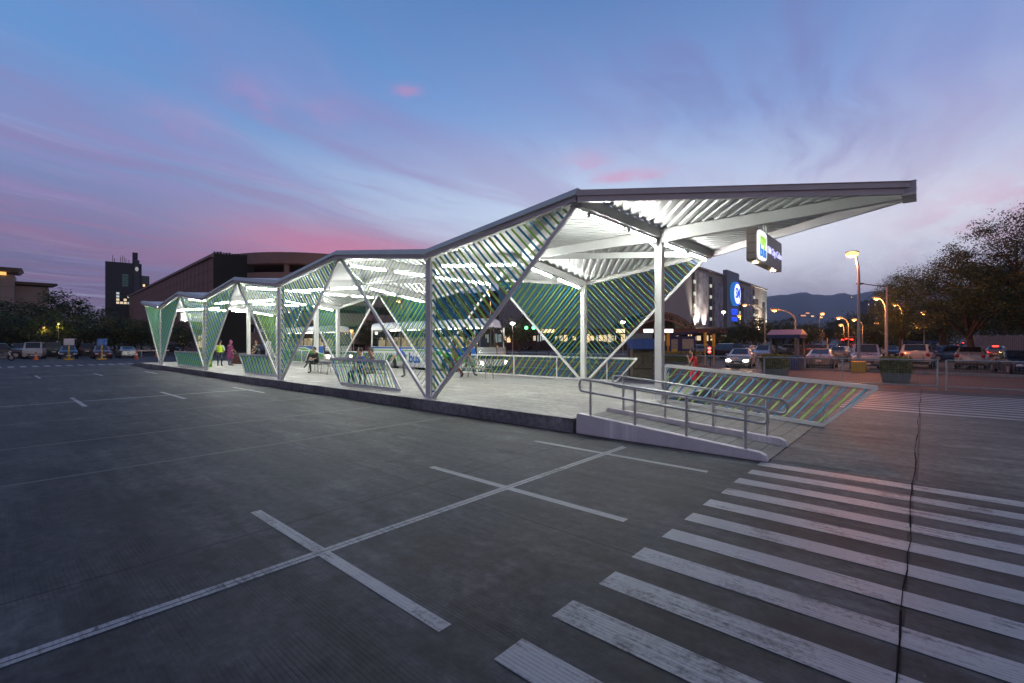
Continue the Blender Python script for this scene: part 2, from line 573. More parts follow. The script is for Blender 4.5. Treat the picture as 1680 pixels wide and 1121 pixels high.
# ------------------------------------------------------------------ ground
def concrete(name, base, joints=None, tine=True, stain=0.5, rough=0.66, spec=0.22, cells=None):
    m = bpy.data.materials.new(name)
    m.use_nodes = True
    nt = m.node_tree
    X = NX(nt)
    b = nt.nodes['Principled BSDF']
    g = nt.nodes.new('ShaderNodeNewGeometry')
    P = g.outputs['Position']
    x, y, z = X.xyz(P)
    big = X.noise(P, 0.22, 5, 0.6)
    mid = X.noise(P, 1.3, 6, 0.65)
    grain = X.noise(P, 38.0, 3, 0.6)
    smear = X.noise(X.vec(X.m('MULTIPLY', x, 0.35), X.m('MULTIPLY', y, 3.2), 0.0), 1.0, 6, 0.62)
    v = X.m('ADD', X.m('MULTIPLY', X.sstep(big, 0.34, 0.66), 0.3), X.m('ADD', X.m('MULTIPLY', X.sstep(mid, 0.34, 0.66), 0.32), X.m('MULTIPLY', X.sstep(smear, 0.32, 0.68), 0.38)))
    speck = X.sstep(X.noise(P, 8.0, 6, 0.75), 0.3, 0.7)
    k = X.m('MULTIPLY', X.m('ADD', 1.0 - stain * 0.55, X.m('MULTIPLY', v, stain * 1.1)), X.m('ADD', 1.0 - min(.34, stain * .4), X.m('MULTIPLY', speck, 2 * min(.34, stain * .4))))
    k = X.m('MULTIPLY', k, X.m('ADD', 0.85, X.m('MULTIPLY', grain, 0.3)))
    if cells:
        cx = X.m('FLOOR', X.m('DIVIDE', X.m('SUBTRACT', x, cells[0] - cells[1] / 2), cells[1]))
        cy = X.m('FLOOR', X.m('DIVIDE', X.m('SUBTRACT', y, cells[2] - cells[3] / 2), cells[3]))
        wn = nt.nodes.new('ShaderNodeTexWhiteNoise')
        wn.noise_dimensions = '3D'
        nt.links.new(X.vec(cx, cy, 0.0), wn.inputs['Vector'])
        k = X.m('MULTIPLY', k, X.m('ADD', 0.84, X.m('MULTIPLY', wn.outputs['Value'], 0.32)))
    # scuffs and pale dust
    dust = X.sstep(X.noise(X.vec(X.m('MULTIPLY', x, 0.7), X.m('MULTIPLY', y, 2.0), 4.0), 1.7, 7, 0.7), 0.52, 0.75)
    k = X.m('MULTIPLY', k, X.m('ADD', 0.92, X.m('MULTIPLY', dust, 0.5)))
    # scuffed pale patches and dark blotches with edges of their own
    pa = X.noise(X.vec(X.m('MULTIPLY', x, 0.5), X.m('MULTIPLY', y, 1.1), 8.0), 1.1, 8, 0.68)
    k = X.m('MULTIPLY', k, X.m('ADD', 1.0, X.m('MULTIPLY', X.sstep(pa, 0.52, 0.62), stain * 0.34)))
    bl = X.noise(X.vec(x, X.m('MULTIPLY', y, 1.3), 15.0), 0.75, 8, 0.7)
    k = X.m('MULTIPLY', k, X.m('SUBTRACT', 1.0, X.m('MULTIPLY', X.sstep(bl, 0.55, 0.66), stain * 0.36)))
    hgt = X.m('MULTIPLY', grain, 0.25)
    if tine:
        # raked grooves along x, fading in and out over the slab
        wob = X.m('MULTIPLY', X.noise(P, 0.8, 2, 0.5), 0.3)
        ph = X.m('MULTIPLY', X.m('ADD', y, X.m('MULTIPLY', wob, 0.12)), 2 * PI / 0.031)
        gr = X.m('POWER', X.m('ADD', 0.5, X.m('MULTIPLY', X.m('SINE', ph), 0.5)), 3.0)
        rnd = X.noise(X.vec(X.m('MULTIPLY', x, 0.6), X.m('MULTIPLY', y, 24.0), 0.0), 1.0, 3, 0.6)
        pres = X.sstep(X.noise(P, 0.7, 5, 0.65), 0.42, 0.62)
        gg = X.m('MULTIPLY', X.m('MULTIPLY', gr, X.sstep(rnd, 0.3, 0.6)), pres)
        k = X.m('MULTIPLY', k, X.m('SUBTRACT', 1.0, X.m('MULTIPLY', gg, 0.36)))
        k = X.m('MULTIPLY', k, X.m('ADD', 0.86, X.m('MULTIPLY', rnd, 0.28)))
        hgt = X.m('SUBTRACT', hgt, X.m('MULTIPLY', gg, 0.35))
        # oil drips and tyre darkening
        oil = X.sstep(X.noise(P, 0.9, 3, 0.5), 0.62, 0.74)
        k = X.m('MULTIPLY', k, X.m('SUBTRACT', 1.0, X.m('MULTIPLY', oil, 0.45)))
    if joints:
        for ax, c0, pitch, wd in joints:
            q = x if ax == 'x' else y
            q = X.m('ADD', q, X.m('MULTIPLY', X.m('SUBTRACT', X.noise(P, 2.5, 3, 0.6), 0.5), 0.025))
            t = X.m('ABSOLUTE', X.m('SUBTRACT', X.m('PINGPONG', X.m('ADD', X.m('SUBTRACT', q, c0), 400 * pitch), pitch / 2), 0.0))
            j = X.m('SUBTRACT', 1.0, X.sstep(t, wd * 0.4, wd))
            k = X.m('MULTIPLY', k, X.m('SUBTRACT', 1.0, X.m('MULTIPLY', j, 0.62)))
    base_c = X.mix(X.m('MULTIPLY', big, 0.8), tuple(v_ for v_ in base), (base[0] * 1.02, base[1] * 1.0, base[2] * 1.0))
    cm = nt.nodes.new('ShaderNodeVectorMath')
    cm.operation = 'SCALE'
    nt.links.new(base_c, cm.inputs[0])
    nt.links.new(k, cm.inputs['Scale'])
    nt.links.new(cm.outputs[0], b.inputs['Base Color'])
    b.inputs['Specular IOR Level'].default_value = spec
    X._in(b.inputs['Roughness'], X.m('ADD', rough - 0.12, X.m('MULTIPLY', mid, 0.25)))
    bp = nt.nodes.new('ShaderNodeBump')
    bp.inputs['Strength'].default_value = 0.5
    bp.inputs['Distance'].default_value = 0.006
    nt.links.new(hgt, bp.inputs['Height'])
    nt.links.new(bp.outputs[0], b.inputs['Normal'])
    MATS[name] = m
    return m


def paint_mat(name, base, wear=0.5):
    m = bpy.data.materials.new(name)
    m.use_nodes = True
    nt = m.node_tree
    X = NX(nt)
    b = nt.nodes['Principled BSDF']
    g = nt.nodes.new('ShaderNodeNewGeometry')
    P = g.outputs['Position']
    x, y, z = X.xyz(P)
    n1 = X.noise(P, 2.2, 6, 0.7)
    n2 = X.noise(X.vec(X.m('MULTIPLY', x, 1.2), X.m('MULTIPLY', y, 26.0), 0.0), 1.0, 4, 0.65)
    n3 = X.noise(P, 26.0, 4, 0.7)
    s = X.m('ADD', X.m('MULTIPLY', n1, 0.4), X.m('ADD', X.m('MULTIPLY', n2, 0.35), X.m('MULTIPLY', n3, 0.25)))
    s = X.m('ADD', s, X.m('MULTIPLY', X.m('SUBTRACT', X.noise(P, 0.45, 3, 0.5), 0.5), 0.32))
    k = X.sstep(s, wear - 0.12, wear + 0.05)
    c = X.mix(k, (0.05, 0.05, 0.05), base)
    c = X.mix(X.m('MULTIPLY', X.sstep(n1, 0.4, 0.7), 0.25), c, (base[0] * 0.6, base[1] * 0.6, base[2] * 0.6))
    X._in(b.inputs['Base Color'], c)
    ph = X.m('MULTIPLY', X.m('ADD', y, X.m('MULTIPLY', X.noise(P, 0.8, 2, 0.5), 0.036)), 2 * PI / 0.031)
    gr = X.m('POWER', X.m('ADD', 0.5, X.m('MULTIPLY', X.m('SINE', ph), 0.5)), 3.0)
    gg = X.m('MULTIPLY', gr, X.sstep(n1, 0.42, 0.62))
    c = X.mix(X.m('MULTIPLY', gg, 0.4), c, (0.06, 0.06, 0.065))
    X._in(b.inputs['Base Color'], c)
    b.inputs['Roughness'].default_value = 0.5
    b.inputs['Specular IOR Level'].default_value = 0.3
    MATS[name] = m
    return m


LOT = concrete('lot_concrete', (0.057, 0.0585, 0.061), [('x', 0.67, 4.9, 0.02), ('y', -4.62, 4.2, 0.016)], cells=(0.67, 4.9, -4.62, 4.2), stain=1.1)
APRON = concrete('apron_concrete', (0.098, 0.098, 0.098), [('x', 10.5, 9.0, 0.025)], tine=False, stain=1.0)
SLAB = concrete('platform_concrete', (0.29, 0.284, 0.26), [('x', 0.0, 5.05, 0.012), ('y', 4.0, 8.0, 0.012)], tine=False, stain=0.7, rough=0.6, spec=.35)
KERBC = concrete('kerb_concrete', (0.2, 0.2, 0.2), None, tine=False, stain=0.9)
RAMPC = concrete('ramp_concrete', (0.19, 0.185, 0.172), [('x', 5.05, 0.262, 0.014)], tine=False, stain=0.45)
ROADC = concrete('road_asphalt', (0.13, 0.08, 0.06), None, tine=False, stain=0.6)
PAINT = paint_mat('worn_white_paint', (0.37, 0.37, 0.38), 0.47)
PAINT2 = paint_mat('thin_white_paint', (0.085, 0.085, 0.087), 0.52)

g = MB()
g.quad((-4500, -4500, 0), (4500, -4500, 0), (4500, 4500, 0), (-4500, 4500, 0))
structure('ground', g, LOT, 'dark raked concrete of the parking lot')
g = MB()
g.quad((-60, 8.6, 0.004), (60, 8.6, 0.004), (60, 16.2, 0.004), (-60, 16.2, 0.004))
g.quad((8.72, 0.0, 0.004), (60, 0.0, 0.004), (60, 8.6, 0.004), (8.72, 8.6, 0.004))
structure('bus_lane', g, APRON, 'smooth grey concrete apron past the ramp and behind the shelter')
g = MB()
g.quad((-60, 16.2, 0.006), (90, 16.2, 0.006), (90, 28.4, 0.006), (-60, 28.4, 0.006))
structure('road', g, ROADC, 'service road under orange lamps behind the mesh fence')
g = MB()
g.box((16, 28.75, 0.07), (26, 0.7, 0.14))
g.box((-22, 28.75, 0.07), (40, 0.7, 0.14))
structure('kerb', g, mat('pinkish_kerb', (0.26, 0.22, 0.2), 0.8, var=0.2), 'low concrete kerb between the service road and the parked cars')

# --- painted markings
mk = MB()


def stripe(x0, x1, y0, y1, z=0.0045):
    mk.quad((x0, y0, z), (x1, y0, z), (x1, y1, z), (x0, y1, z))


for k in range(11):
    stripe(8.66 + random.uniform(-.02, .02), 21.0, -6.46 + 0.59 * k, -6.46 + 0.59 * k + 0.265)
for k in range(11):
    stripe(8.7, 24.0, 8.15 + 0.6 * k, 8.15 + 0.6 * k + 0.27, 0.0085)
for k in range(-3, 12):
    y = -7.0 + 0.66 * k
    if y < 1.4:
        stripe(-43.4, -40.9, y - .17, y + .17)
structure('crossing_stripes', mk, PAINT, 'worn white zebra stripes of the pedestrian crossings')
mk = MB()
for X0 in (6.5, -9.75, -26.0):
    stripe(X0 - 0.062, X0 - .008, -13, -0.75 if X0 > 0 else -1.2)
    stripe(X0 + .004, X0 + 0.05, -13, -0.78 if X0 > 0 else -1.2)
    for yy in (-11.45, -8.95, -6.45, -3.95, -1.45):
        stripe(X0 - 1.55, X0 - 0.062, yy - 0.055, yy + 0.055)
        stripe(X0 + 0.05, X0 + 1.7, yy - 0.055, yy + 0.055)
structure('bay_lines', mk, PAINT, 'white painted lines of the empty parking bays')
mk = MB()
for X0 in (1.5, -1.6, -5.2):
    stripe(X0 - 0.035, X0 + 0.035, -13, -0.9)
structure('old_lines', mk, PAINT2, 'faint worn painted lines across the lot')
# cracked, tarred joint across the apron and the crossing
ck = MB()
pts = []
for k in range(60):
    yy = -7.0 + k * 0.4
    pts.append((10.47 + 0.012 * math.sin(k * .7) + random.uniform(-.009, .009), yy))
for (a, b) in zip(pts, pts[1:]):
    w = random.uniform(0.003, 0.009)
    w2 = w
    ck.quad((a[0] - w, a[1], 0.0095), (a[0] + w, a[1], 0.0095), (b[0] + w2, b[1], 0.0095), (b[0] - w2, b[1], 0.0095))
structure('joint_crack', ck, mat('tar', (0.008, 0.008, 0.009), 0.95, var=0.2, spec=0.05), 'dark cracked joint running through the zebra crossing')

# --- platform
XA, XB, YA, YB, ZP = -35.6, 5.05, -0.28, 8.45, 0.3
pf = MB()
pf.prism([(XA, YA), (XB, YA), (XB, YB), (XA, YB)], 0.0, ZP - 0.002)
structure('platform_base', pf, KERBC, 'dark concrete kerb face round the bus platform')
pf = MB()
pf.quad((XA + .01, YA + .012, ZP), (XB, YA + .012, ZP), (XB, YB - .012, ZP), (XA + .01, YB - .012, ZP))
structure('platform_floor', pf, SLAB, 'pale concrete floor of the bus platform under the lights')
rp = MB()   # access ramps
XE = 8.72
YR = -0.2
rp.add([(XB, YR, 0), (XE, YR, 0), (XE, 4.1, 0), (XB, 4.1, 0), (XB, YR, ZP), (XB, 4.1, ZP), (XE, YR, 0.012), (XE, 4.1, 0.012)],
       [(4, 6, 7, 5), (0, 1, 6, 4), (2, 3, 5, 7), (1, 2, 7, 6), (0, 4, 5, 3), (0, 3, 2, 1)])
structure('ramp', rp, RAMPC, 'grooved pale concrete access ramp at the near end of the platform')
rp = MB()
XE2 = -39.4
rp.add([(XA, YA, 0), (XE2, YA, 0), (XE2, YB, 0), (XA, YB, 0), (XA, YA, ZP), (XA, YB, ZP), (XE2, YA, 0.012), (XE2, YB, 0.012)],
       [(4, 5, 7, 6), (0, 4, 6, 1), (2, 7, 5, 3), (1, 6, 7, 2), (0, 3, 5, 4), (0, 1, 2, 3)])
structure('ramp', rp, KERBC, 'dark sloping concrete nose at the far end of the platform')


KERB = concrete('dirty_white_kerb', (0.78, 0.735, 0.725), None, tine=False, stain=0.12, rough=0.6)


# --- ramp kerb walls
def ramp_kerb(y, x0, x1, zt0, zt1, label, w=0.13):
    mb = MB()
    prof = [(x0, 0.0), (x0, zt0 - 0.06), (x0 + 0.015, zt0 - 0.02), (x0 + 0.06, zt0)]
    prof += [(x1 - 0.12, zt1 + 0.01), (x1 - 0.03, zt1 - 0.03), (x1, zt1 - 0.1), (x1, 0.0)]
    M = Matrix(((1, 0, 0, 0), (0, 0, -1, y + w / 2), (0, 1, 0, 0), (0, 0, 0, 1)))
    mb.prism(prof, 0, w, 0, M)
    o = mb.build('ramp_kerb', KERB, None, None, True, 0.012)
    tag(o, label, 'kerb wall', 'white kerbs along the ramp')


ramp_kerb(-0.2, 5.12, 8.72, 0.42, 0.13, 'white painted kerb along the outer edge of the ramp, facing the parking bays')
ramp_kerb(1.2, 5.02, 8.72, 0.38, 0.14, 'white painted kerb running up the middle of the ramp')


# --- handrails
def handrail(y, label):
    t = thing('handrail', label, 'handrail', (5.15, y, 0.0), 0, 'steel handrails of the ramp')
    zt = lambda x: 1.14 - (x - 5.15) * 0.083
    zl = lambda x: zt(x) - 0.25
    mb = MB()
    pts = []
    xa, xb = 5.15, 8.72

    def arc(cx, z0, z1, sgn):
        r = (z0 - z1) / 2
        zc = (z0 + z1) / 2
        return [(cx + sgn * 0.09 * math.sin(a) ** 0.6 if math.sin(a) > 0 else cx, zc + r * math.cos(a)) for a in [PI * k / 8 for k in range(9)]]
    loop = [(x, zt(x)) for x in (xa + .1, xb - .1)] + arc(xb - .1, zt(xb - .1), zl(xb - .1), 1)[1:-1] + [(x, zl(x)) for x in (xb - .1, xa + .1)] + arc(xa + .1, zt(xa + .1), zl(xa + .1), -1)[::-1][1:-1]
    mb.tube([(x - 5.15, 0, z) for x, z in loop], 0.024, 10, closed=True)
    mb.build('rail', STEEL, t, 50)
    for x in (5.43, 6.42, 7.41, 8.38):
        zb = 0.41 - (x - 5.12) * 0.081
        pm = MB()
        pm.tube([(x - 5.15, 0, zb - 0.1), (x - 5.15, 0, zt(x) - 0.01)], 0.024, 10)
        pm.tube([(x - 5.15, 0, zb - 0.004), (x - 5.15, 0, zb + 0.006)], 0.045, 12)
        pm.build('post', STEEL, t, 50)


handrail(-0.2, 'stainless steel handrail on the outer kerb of the ramp, nearest the parking bays')
handrail(1.2, 'stainless steel handrail on the middle kerb of the ramp')
# ------------------------------------------------------------------ bus shelter
BAY = 5.05
RIDGES = [BAY - 2 * BAY * k for k in range(5)]      # x of the ridges
VALLEYS = [-2 * BAY * k for k in range(4)]          # x of the valleys, over the edge columns
WID = 8.0
YN, YF = -0.12, WID + 0.12                          # fascia lines
ZR, ZNm, ZV = 4.89, 4.83, 4.27                      # underside of ridge, middle of valley, valley at the edge
BD, BH = 0.15, 0.25                                  # beam top above the fascia foot, beam depth
sh = thing('bus_shelter', 'white folded plate bus shelter with green and blue slatted triangles on the platform', 'bus shelter', (-15.15, 4, 0.3))
SO = V((-15.15, 4, 0.3))


def spart(name, mb, m, parent=None, **k):
    for i in range(len(mb.v)):
        mb.v[i] = mb.v[i] - SO
    return mb.build(name, m, parent or sh, **k)


def corrugated(poly, flute, pitch=0.25, depth=0.06, thick=0.02):
    """trapezoidal sheet over a convex planar polygon, flutes along 'flute'"""
    P = [V(p) for p in poly]
    n = (P[1] - P[0]).cross(P[2] - P[0]).normalized()
    if n.z < 0:
        n = -n
    v = V(flute)
    v = (v - n * v.dot(n)).normalized()
    u = v.cross(n).normalized()
    q = [((p - P[0]).dot(u), (p - P[0]).dot(v)) for p in P]
    u0, u1 = min(a for a, _ in q), max(a for a, _ in q)

    def span(t):
        vv = []
        m_ = len(q)
        for i in range(m_):
            (a, b), (c, d) = q[i], q[(i + 1) % m_]
            if abs(a - c) < 1e-9:
                if abs(a - t) < 1e-6:
                    vv += [b, d]
                continue
            s = (t - a) / (c - a)
            if -1e-9 <= s <= 1 + 1e-9:
                vv.append(b + s * (d - b))
        return (min(vv), max(vv)) if vv else None
    bps = [(u0, None), (u1, None)]
    k0 = math.floor(u0 / pitch) - 1
    while k0 * pitch < u1:
        for off, h in ((0, 0), (0.42, 0), (0.54, 1), (0.88, 1)):
            t = (k0 + off) * pitch
            if u0 + 1e-4 < t < u1 - 1e-4:
                bps.append((t, None))
        k0 += 1

    def hh(t):
        s = (t / pitch) % 1.0
        if s < 0.42:
            return 0
        if s < 0.54:
            return (s - 0.42) / 0.12
        if s < 0.88:
            return 1
        return 1 - (s - 0.88) / 0.12
    for a, _ in q:
        if u0 + 1e-4 < a < u1 - 1e-4:
            bps.append((a, None))
    ts = sorted(set(round(t, 5) for t, _ in bps))
    mb = MB()
    for a, b in zip(ts, ts[1:]):
        if b - a < 1e-4:
            continue
        sa, sb = span(min(max(a, u0 + 1e-6), u1 - 1e-6)), span(min(max(b, u0 + 1e-6), u1 - 1e-6))
        if not sa or not sb:
            continue
        pa = [P[0] + u * a + v * w + n * (hh(a + 1e-6) * depth) for w in sa]
        pb = [P[0] + u * b + v * w + n * (hh(b - 1e-6) * depth) for w in sb]
        mb.quad(pa[0], pb[0], pb[1], pa[1], 0)
    return mb


zs = BD + 0.01
for xr in RIDGES:
    for xv in VALLEYS:
        if abs(abs(xr - xv) - BAY) > 0.1:
            continue
        for ye in (YN, YF):
            Pk, Vk = V((xr, ye, ZR + zs)), V((xv, ye, ZV + zs))
            C, N = V((xr, WID / 2, ZR + zs)), V((xv, WID / 2, ZNm + zs))
            fold = (N - Pk)
            fl = V((fold.y, -fold.x, 0))
            spart('roof_panel', corrugated([Pk, C, N], fl), SHEET, fix=False)
            spart('roof_panel', corrugated([Pk, N, Vk], fl), SHEET, fix=False)
            b = MB()                       # hip beam on the fold
            b.bar(Pk - V((0, 0, zs - .05)), N - V((0, 0, zs - .05)), 0.1, 0.2)
            spart('hip_beam', b, WHITE)
# end canopies
for xr, s in ((RIDGES[0], 1), (RIDGES[-1], -1)):
    for ye, ty in ((YN, WID / 2 - 0.2), (YF, WID / 2 + 0.2)):
        Pk, C = V((xr, ye, ZR + zs)), V((xr, WID / 2, ZR + zs))
        T, Tm = V((xr + s * 5.3, ty, ZR + zs)), V((xr + s * 5.3, WID / 2, ZR + zs))
        e = T - Pk
        spart('roof_panel', corrugated([Pk, C, Tm, T], V((e.y, -e.x, 0))), SHEET, fix=False)
    b = MB()
    b.bar((xr + s * .1, WID / 2, ZR + zs - .02), (xr + s * 5.3, WID / 2, ZR + zs - .02), 0.14, 0.36, d2=0.2, drop=True)
    spart('spine_beam', b, WHITE)
# ridge, valley and spine beams
for xr in RIDGES:
    for ya, yb in ((YN + .06, WID / 2 - .1), (WID / 2 + .1, YF - .06)):
        b = MB()
        b.bar((xr, ya, ZR + BD), (xr, yb, ZR + BD), 0.13, BH, drop=True)
        b.bar((xr, ya, ZR + BD - BH + .012), (xr, yb, ZR + BD - BH + .012), 0.14, 0.02, drop=True)
        spart('ridge_beam', b, WHITE)
for xv in VALLEYS:
    for ye, s in ((YN, 1), (YF, -1)):
        b = MB()
        b.bar((xv, ye + s * .06, ZV + BD), (xv, WID / 2, ZNm + BD), 0.13, BH, drop=True)
        b.bar((xv, ye + s * .06, ZV + BD - BH + .012), (xv, WID / 2, ZNm + BD - BH + .012), 0.14, 0.02, drop=True)
        spart('valley_beam', b, WHITE)
for a, b_ in zip(RIDGES, RIDGES[1:]):
    xm = (a + b_) / 2
    for x0, x1, zz0, zz1 in ((a - .1, xm, ZR, ZNm), (b_ + .1, xm, ZR, ZNm)):
        b = MB()
        b.bar((x0, WID / 2, zz0 + BD), (x1, WID / 2, zz1 + BD), 0.12, BH + .08, d2=BH - .05, drop=True)
        spart('spine_beam', b, WHITE)
# edge fascias with the flashing over them
for xr in RIDGES:
    for xv in VALLEYS:
        if abs(abs(xr - xv) - BAY) > 0.1:
            continue
        for ye, s in ((YN, -1), (YF, 1)):
            y = ye + s * 0.05
            b = MB()
            b.bar((xr, y, ZR + .1), (xv, y, ZV + .1), 0.09, 0.11, drop=True)
            spart('fascia', b, FASC)
            b = MB()
            d = 1 if xr > xv else -1
            b.bar((xr + d * .04, y - s * .02, ZR + .265), (xv, y - s * .02, ZV + .265), 0.03, 0.2, up=(0, -s * .55, .83), drop=True)
            b.bar((xr + d * .04, y - s * .12, ZR + .268), (xv, y - s * .12, ZV + .268), 0.22, 0.014, drop=True)
            spart('flashing', b, FLASH)
for xr, s in ((RIDGES[0], 1), (RIDGES[-1], -1)):
    for ye, ty in ((YN - .06, WID / 2 - 0.22), (YF + .06, WID / 2 + 0.22)):
        o = 1 if ye > 0 else -1
        b = MB()
        b.bar((xr + s * .05, ye, ZR + .085), (xr + s * 5.33, ty, ZR + .085), 0.08, 0.125, drop=True)
        spart('fascia', b, FASC)
        b = MB()
        b.bar((xr + s * .05, ye + o * .05, ZR + .19), (xr + s * 5.36, ty + o * .05, ZR + .19), 0.06, 0.106, drop=True)
        b.bar((xr + s * .05, ye - o * .05, ZR + .204), (xr + s * 5.36, ty - o * .02, ZR + .204), 0.22, 0.012, drop=True)
        spart('flashing', b, FASC)
    b = MB()
    b.box((xr + s * 5.3, WID / 2, ZR + .07), (0.22, 0.68, 0.285))
    spart('fascia', b, FASC)
# columns
CW = 0.2


def column(x, y, zt, edge):
    b = MB()
    b.box((x, y, (ZP + zt) / 2), (CW, 0.06, zt - ZP - .03))
    for s in (-1, 1):
        b.box((x + s * CW / 2 * 0, y + s * (CW / 2 - .008), (ZP + zt) / 2), (CW, 0.016, zt - ZP - .03))
    for s in (-1, 1):
        b.box((x + s * (CW / 2 - 0.03), y, (ZP + zt) / 2), (0.014, CW - .034, zt - ZP - .034))
    c = spart('column', b, WHITE)
    b = MB()
    b.box((x, y, ZP + .008), (0.32, 0.32, 0.016))
    spart('base_plate', b, WHITE, c)
    if not edge:
        for s in (-1, 1):
            for ax in (0, 1):
                b = MB()
                p = [(0.1, zt - 0.32), (0.1, zt - .005), (0.42, zt - .005)]
                vs_ = []
                for w in (-.008, .008):
                    for q, z in p:
                        vs_.append((x + s * q, y + w, z) if ax == 0 else (x + w, y + s * q, z))
                b.add(vs_, [(0, 1, 2), (5, 4, 3), (0, 3, 4, 1), (1, 4, 5, 2), (2, 5, 3, 0)])
                spart('knee_plate', b, WHITE, c)


for xv in VALLEYS:
    column(xv, 0, ZV - .02, True)
    column(xv, WID, ZV - .02, True)
for xr in RIDGES:
    column(xr, WID / 2, ZR - .07, False)

# slatted triangles
SLW, SLT, PITCH = 0.055, 0.012, 0.152


def clip(poly, p, d):
    lo, hi = -1e9, 1e9
    n = len(poly)
    for i in range(n):
        a, b = poly[i], poly[(i + 1) % n]
        ex, ez = b[0] - a[0], b[1] - a[1]
        nx, nz = -ez, ex
        den = nx * d[0] + nz * d[1]
        num = nx * (a[0] - p[0]) + nz * (a[1] - p[1])
        if abs(den) < 1e-9:
            if num > 0:
                return None
            continue
        t = num / den
        if den > 0:
            lo = max(lo, t)
        else:
            hi = min(hi, t)
    return (lo, hi) if hi - lo > 0.03 else None


def ccw(poly):
    a = sum(poly[i][0] * poly[(i + 1) % len(poly)][1] - poly[(i + 1) % len(poly)][0] * poly[i][1] for i in range(len(poly)))
    return poly if a > 0 else poly[::-1]


def slats(poly, y, ang, out, tilt=45.0, pitch=PITCH, w=SLW, phase=0.0, flip=1):
    """flat bars at angle ang (radians from +x) inside an x-z polygon; faces turned 'tilt' out of the plane and upward"""
    mb = MB()
    poly = ccw(poly)
    d = (math.cos(ang), math.sin(ang))
    nrm = (-d[1], d[0])
    ts = [a * nrm[0] + b * nrm[1] for a, b in poly]
    k = math.floor(min(ts) / pitch)
    i = 0
    while k * pitch + phase < max(ts):
        c = k * pitch + phase
        r = clip(poly, (nrm[0] * c, nrm[1] * c), d)
        if r:
            p = V((nrm[0] * c + d[0] * r[0], y, nrm[1] * c + d[1] * r[0]))
            q = V((nrm[0] * c + d[0] * r[1], y, nrm[1] * c + d[1] * r[1]))
            pin = V((nrm[0], 0, nrm[1]))
            if pin.z < 0:
                pin = -pin
            face = V((0, out, 0)) * math.cos(R(tilt)) + pin * math.sin(R(tilt)) * flip
            mb.bar(p, q, w, SLT, up=face, mi=k % 2)
        k += 1
    return mb


for xv in VALLEYS:
    for y, out in ((-0.02, -1), (WID + 0.02, 1)):
        for s in (-1, 1):
            xr = xv + s * BAY
            e = s * (CW / 2 + 0.015)
            poly = [(xv + e, ZP + .16), (xv + e, ZV - .01), (xr - s * .12, ZR - .02)]
            mb = slats(poly, y, R(-45) * s, out)
            lp = spart('lattice_panel', mb, [GREEN, BLUE])
            b = MB()
            b.bar((xv + s * .16, y, ZP + .03), (xr - s * .03, y, ZR + .02), 0.09, 0.075, up=(0, 1, 0))
            spart('frame', b, WHITE if out > 0 else WHITE, lp)
# fluorescent tubes under ridge and valley beams
for xs_, kind in ((RIDGES, 'r'), (VALLEYS, 'v')):
    for x in xs_:
        for side in (0, 1):
            for f0, f1 in ((0.13, 0.47), (0.58, 0.92)):
                def pt(fr, dz):
                    if side == 0:
                        y = YN + (WID / 2 - YN) * fr
                    else:
                        y = YF + (WID / 2 - YF) * fr
                    z = ZR if kind == 'r' else ZV + (ZNm - ZV) * fr
                    return V((x, y, z - dz - .13))
                h = MB()
                h.bar(pt(f0 - .02, .03), pt(f1 + .02, .03), 0.07, 0.045)
                for fr in (f0 - .012, f1 + .012):
                    h.box(pt(fr, .05), (0.06, 0.05, 0.13))
                lf = spart('light_fitting', h, WHITE)
                tb = MB()
                tb.tube([pt(f0, .085), pt(f1, .085)], 0.03, 8)
                spart('tube', tb, TUBE, lf, smooth=60)


# ------------------------------------------------------------------ slatted low fences
def low_fence(poly, y, ang, out, label, posts, tilt=45.0, flip=1, w=0.09, pitch=PITCH):
    """poly: four x-z corners of the panel (bottom a, bottom b, top b, top a)"""
    x0 = poly[0][0]
    zb = poly[0][1]
    t = thing('slat_fence', label, 'fence', (x0, y, zb), 0, 'low slatted fences of the platform')
    o = V((x0, y, zb))

    def part(name, mb, m):
        for i in range(len(mb.v)):
            mb.v[i] = mb.v[i] - o
        return mb.build(name, m, t)
    fr = MB()
    P = [V((a, y, b)) for a, b in poly]
    for a, b, ww in ((0, 1, w), (1, 2, w * .7), (2, 3, w), (3, 0, w * .7)):
        fr.bar(P[a], P[b], 0.05 + 0.002 * a, ww if True else 0, up=(0, 0, 1) if ww == w else (1, 0, 0))
    part('frame', fr, WHITE)
    ins = poly
    sl = slats(ins, y + 0.001, ang, out, tilt, pitch, flip=flip)
    part('slats', sl, [GREEN, BLUE])
    for xp in posts:
        def zz(i, j):
            (a, b), (c, d) = poly[i], poly[j]
            return b + (d - b) * (xp - a) / (c - a)
        pm = MB()
        pm.bar((xp, y - out * .045, zz(0, 1) - .05), (xp, y - out * .045, zz(3, 2)), 0.05, 0.04, up=(0, 1, 0))
        part('post', pm, WHITE)


def lf(xb0, xb1, xt0, xt1, y, ang, out, label, n, zb=0.37, zt=1.27, **k):
    posts = [xb0 + (xb1 - xb0) * (i + .5) / n if n < 3 else max(xb0, xt0) + .5 + (min(xb1, xt1) - max(xb0, xt0) - .9) * i / (n - 1) for i in range(n)]
    low_fence([(xb0, zb), (xb1, zb), (xt1, zt), (xt0, zt)], y, ang, out, label, posts, **k)


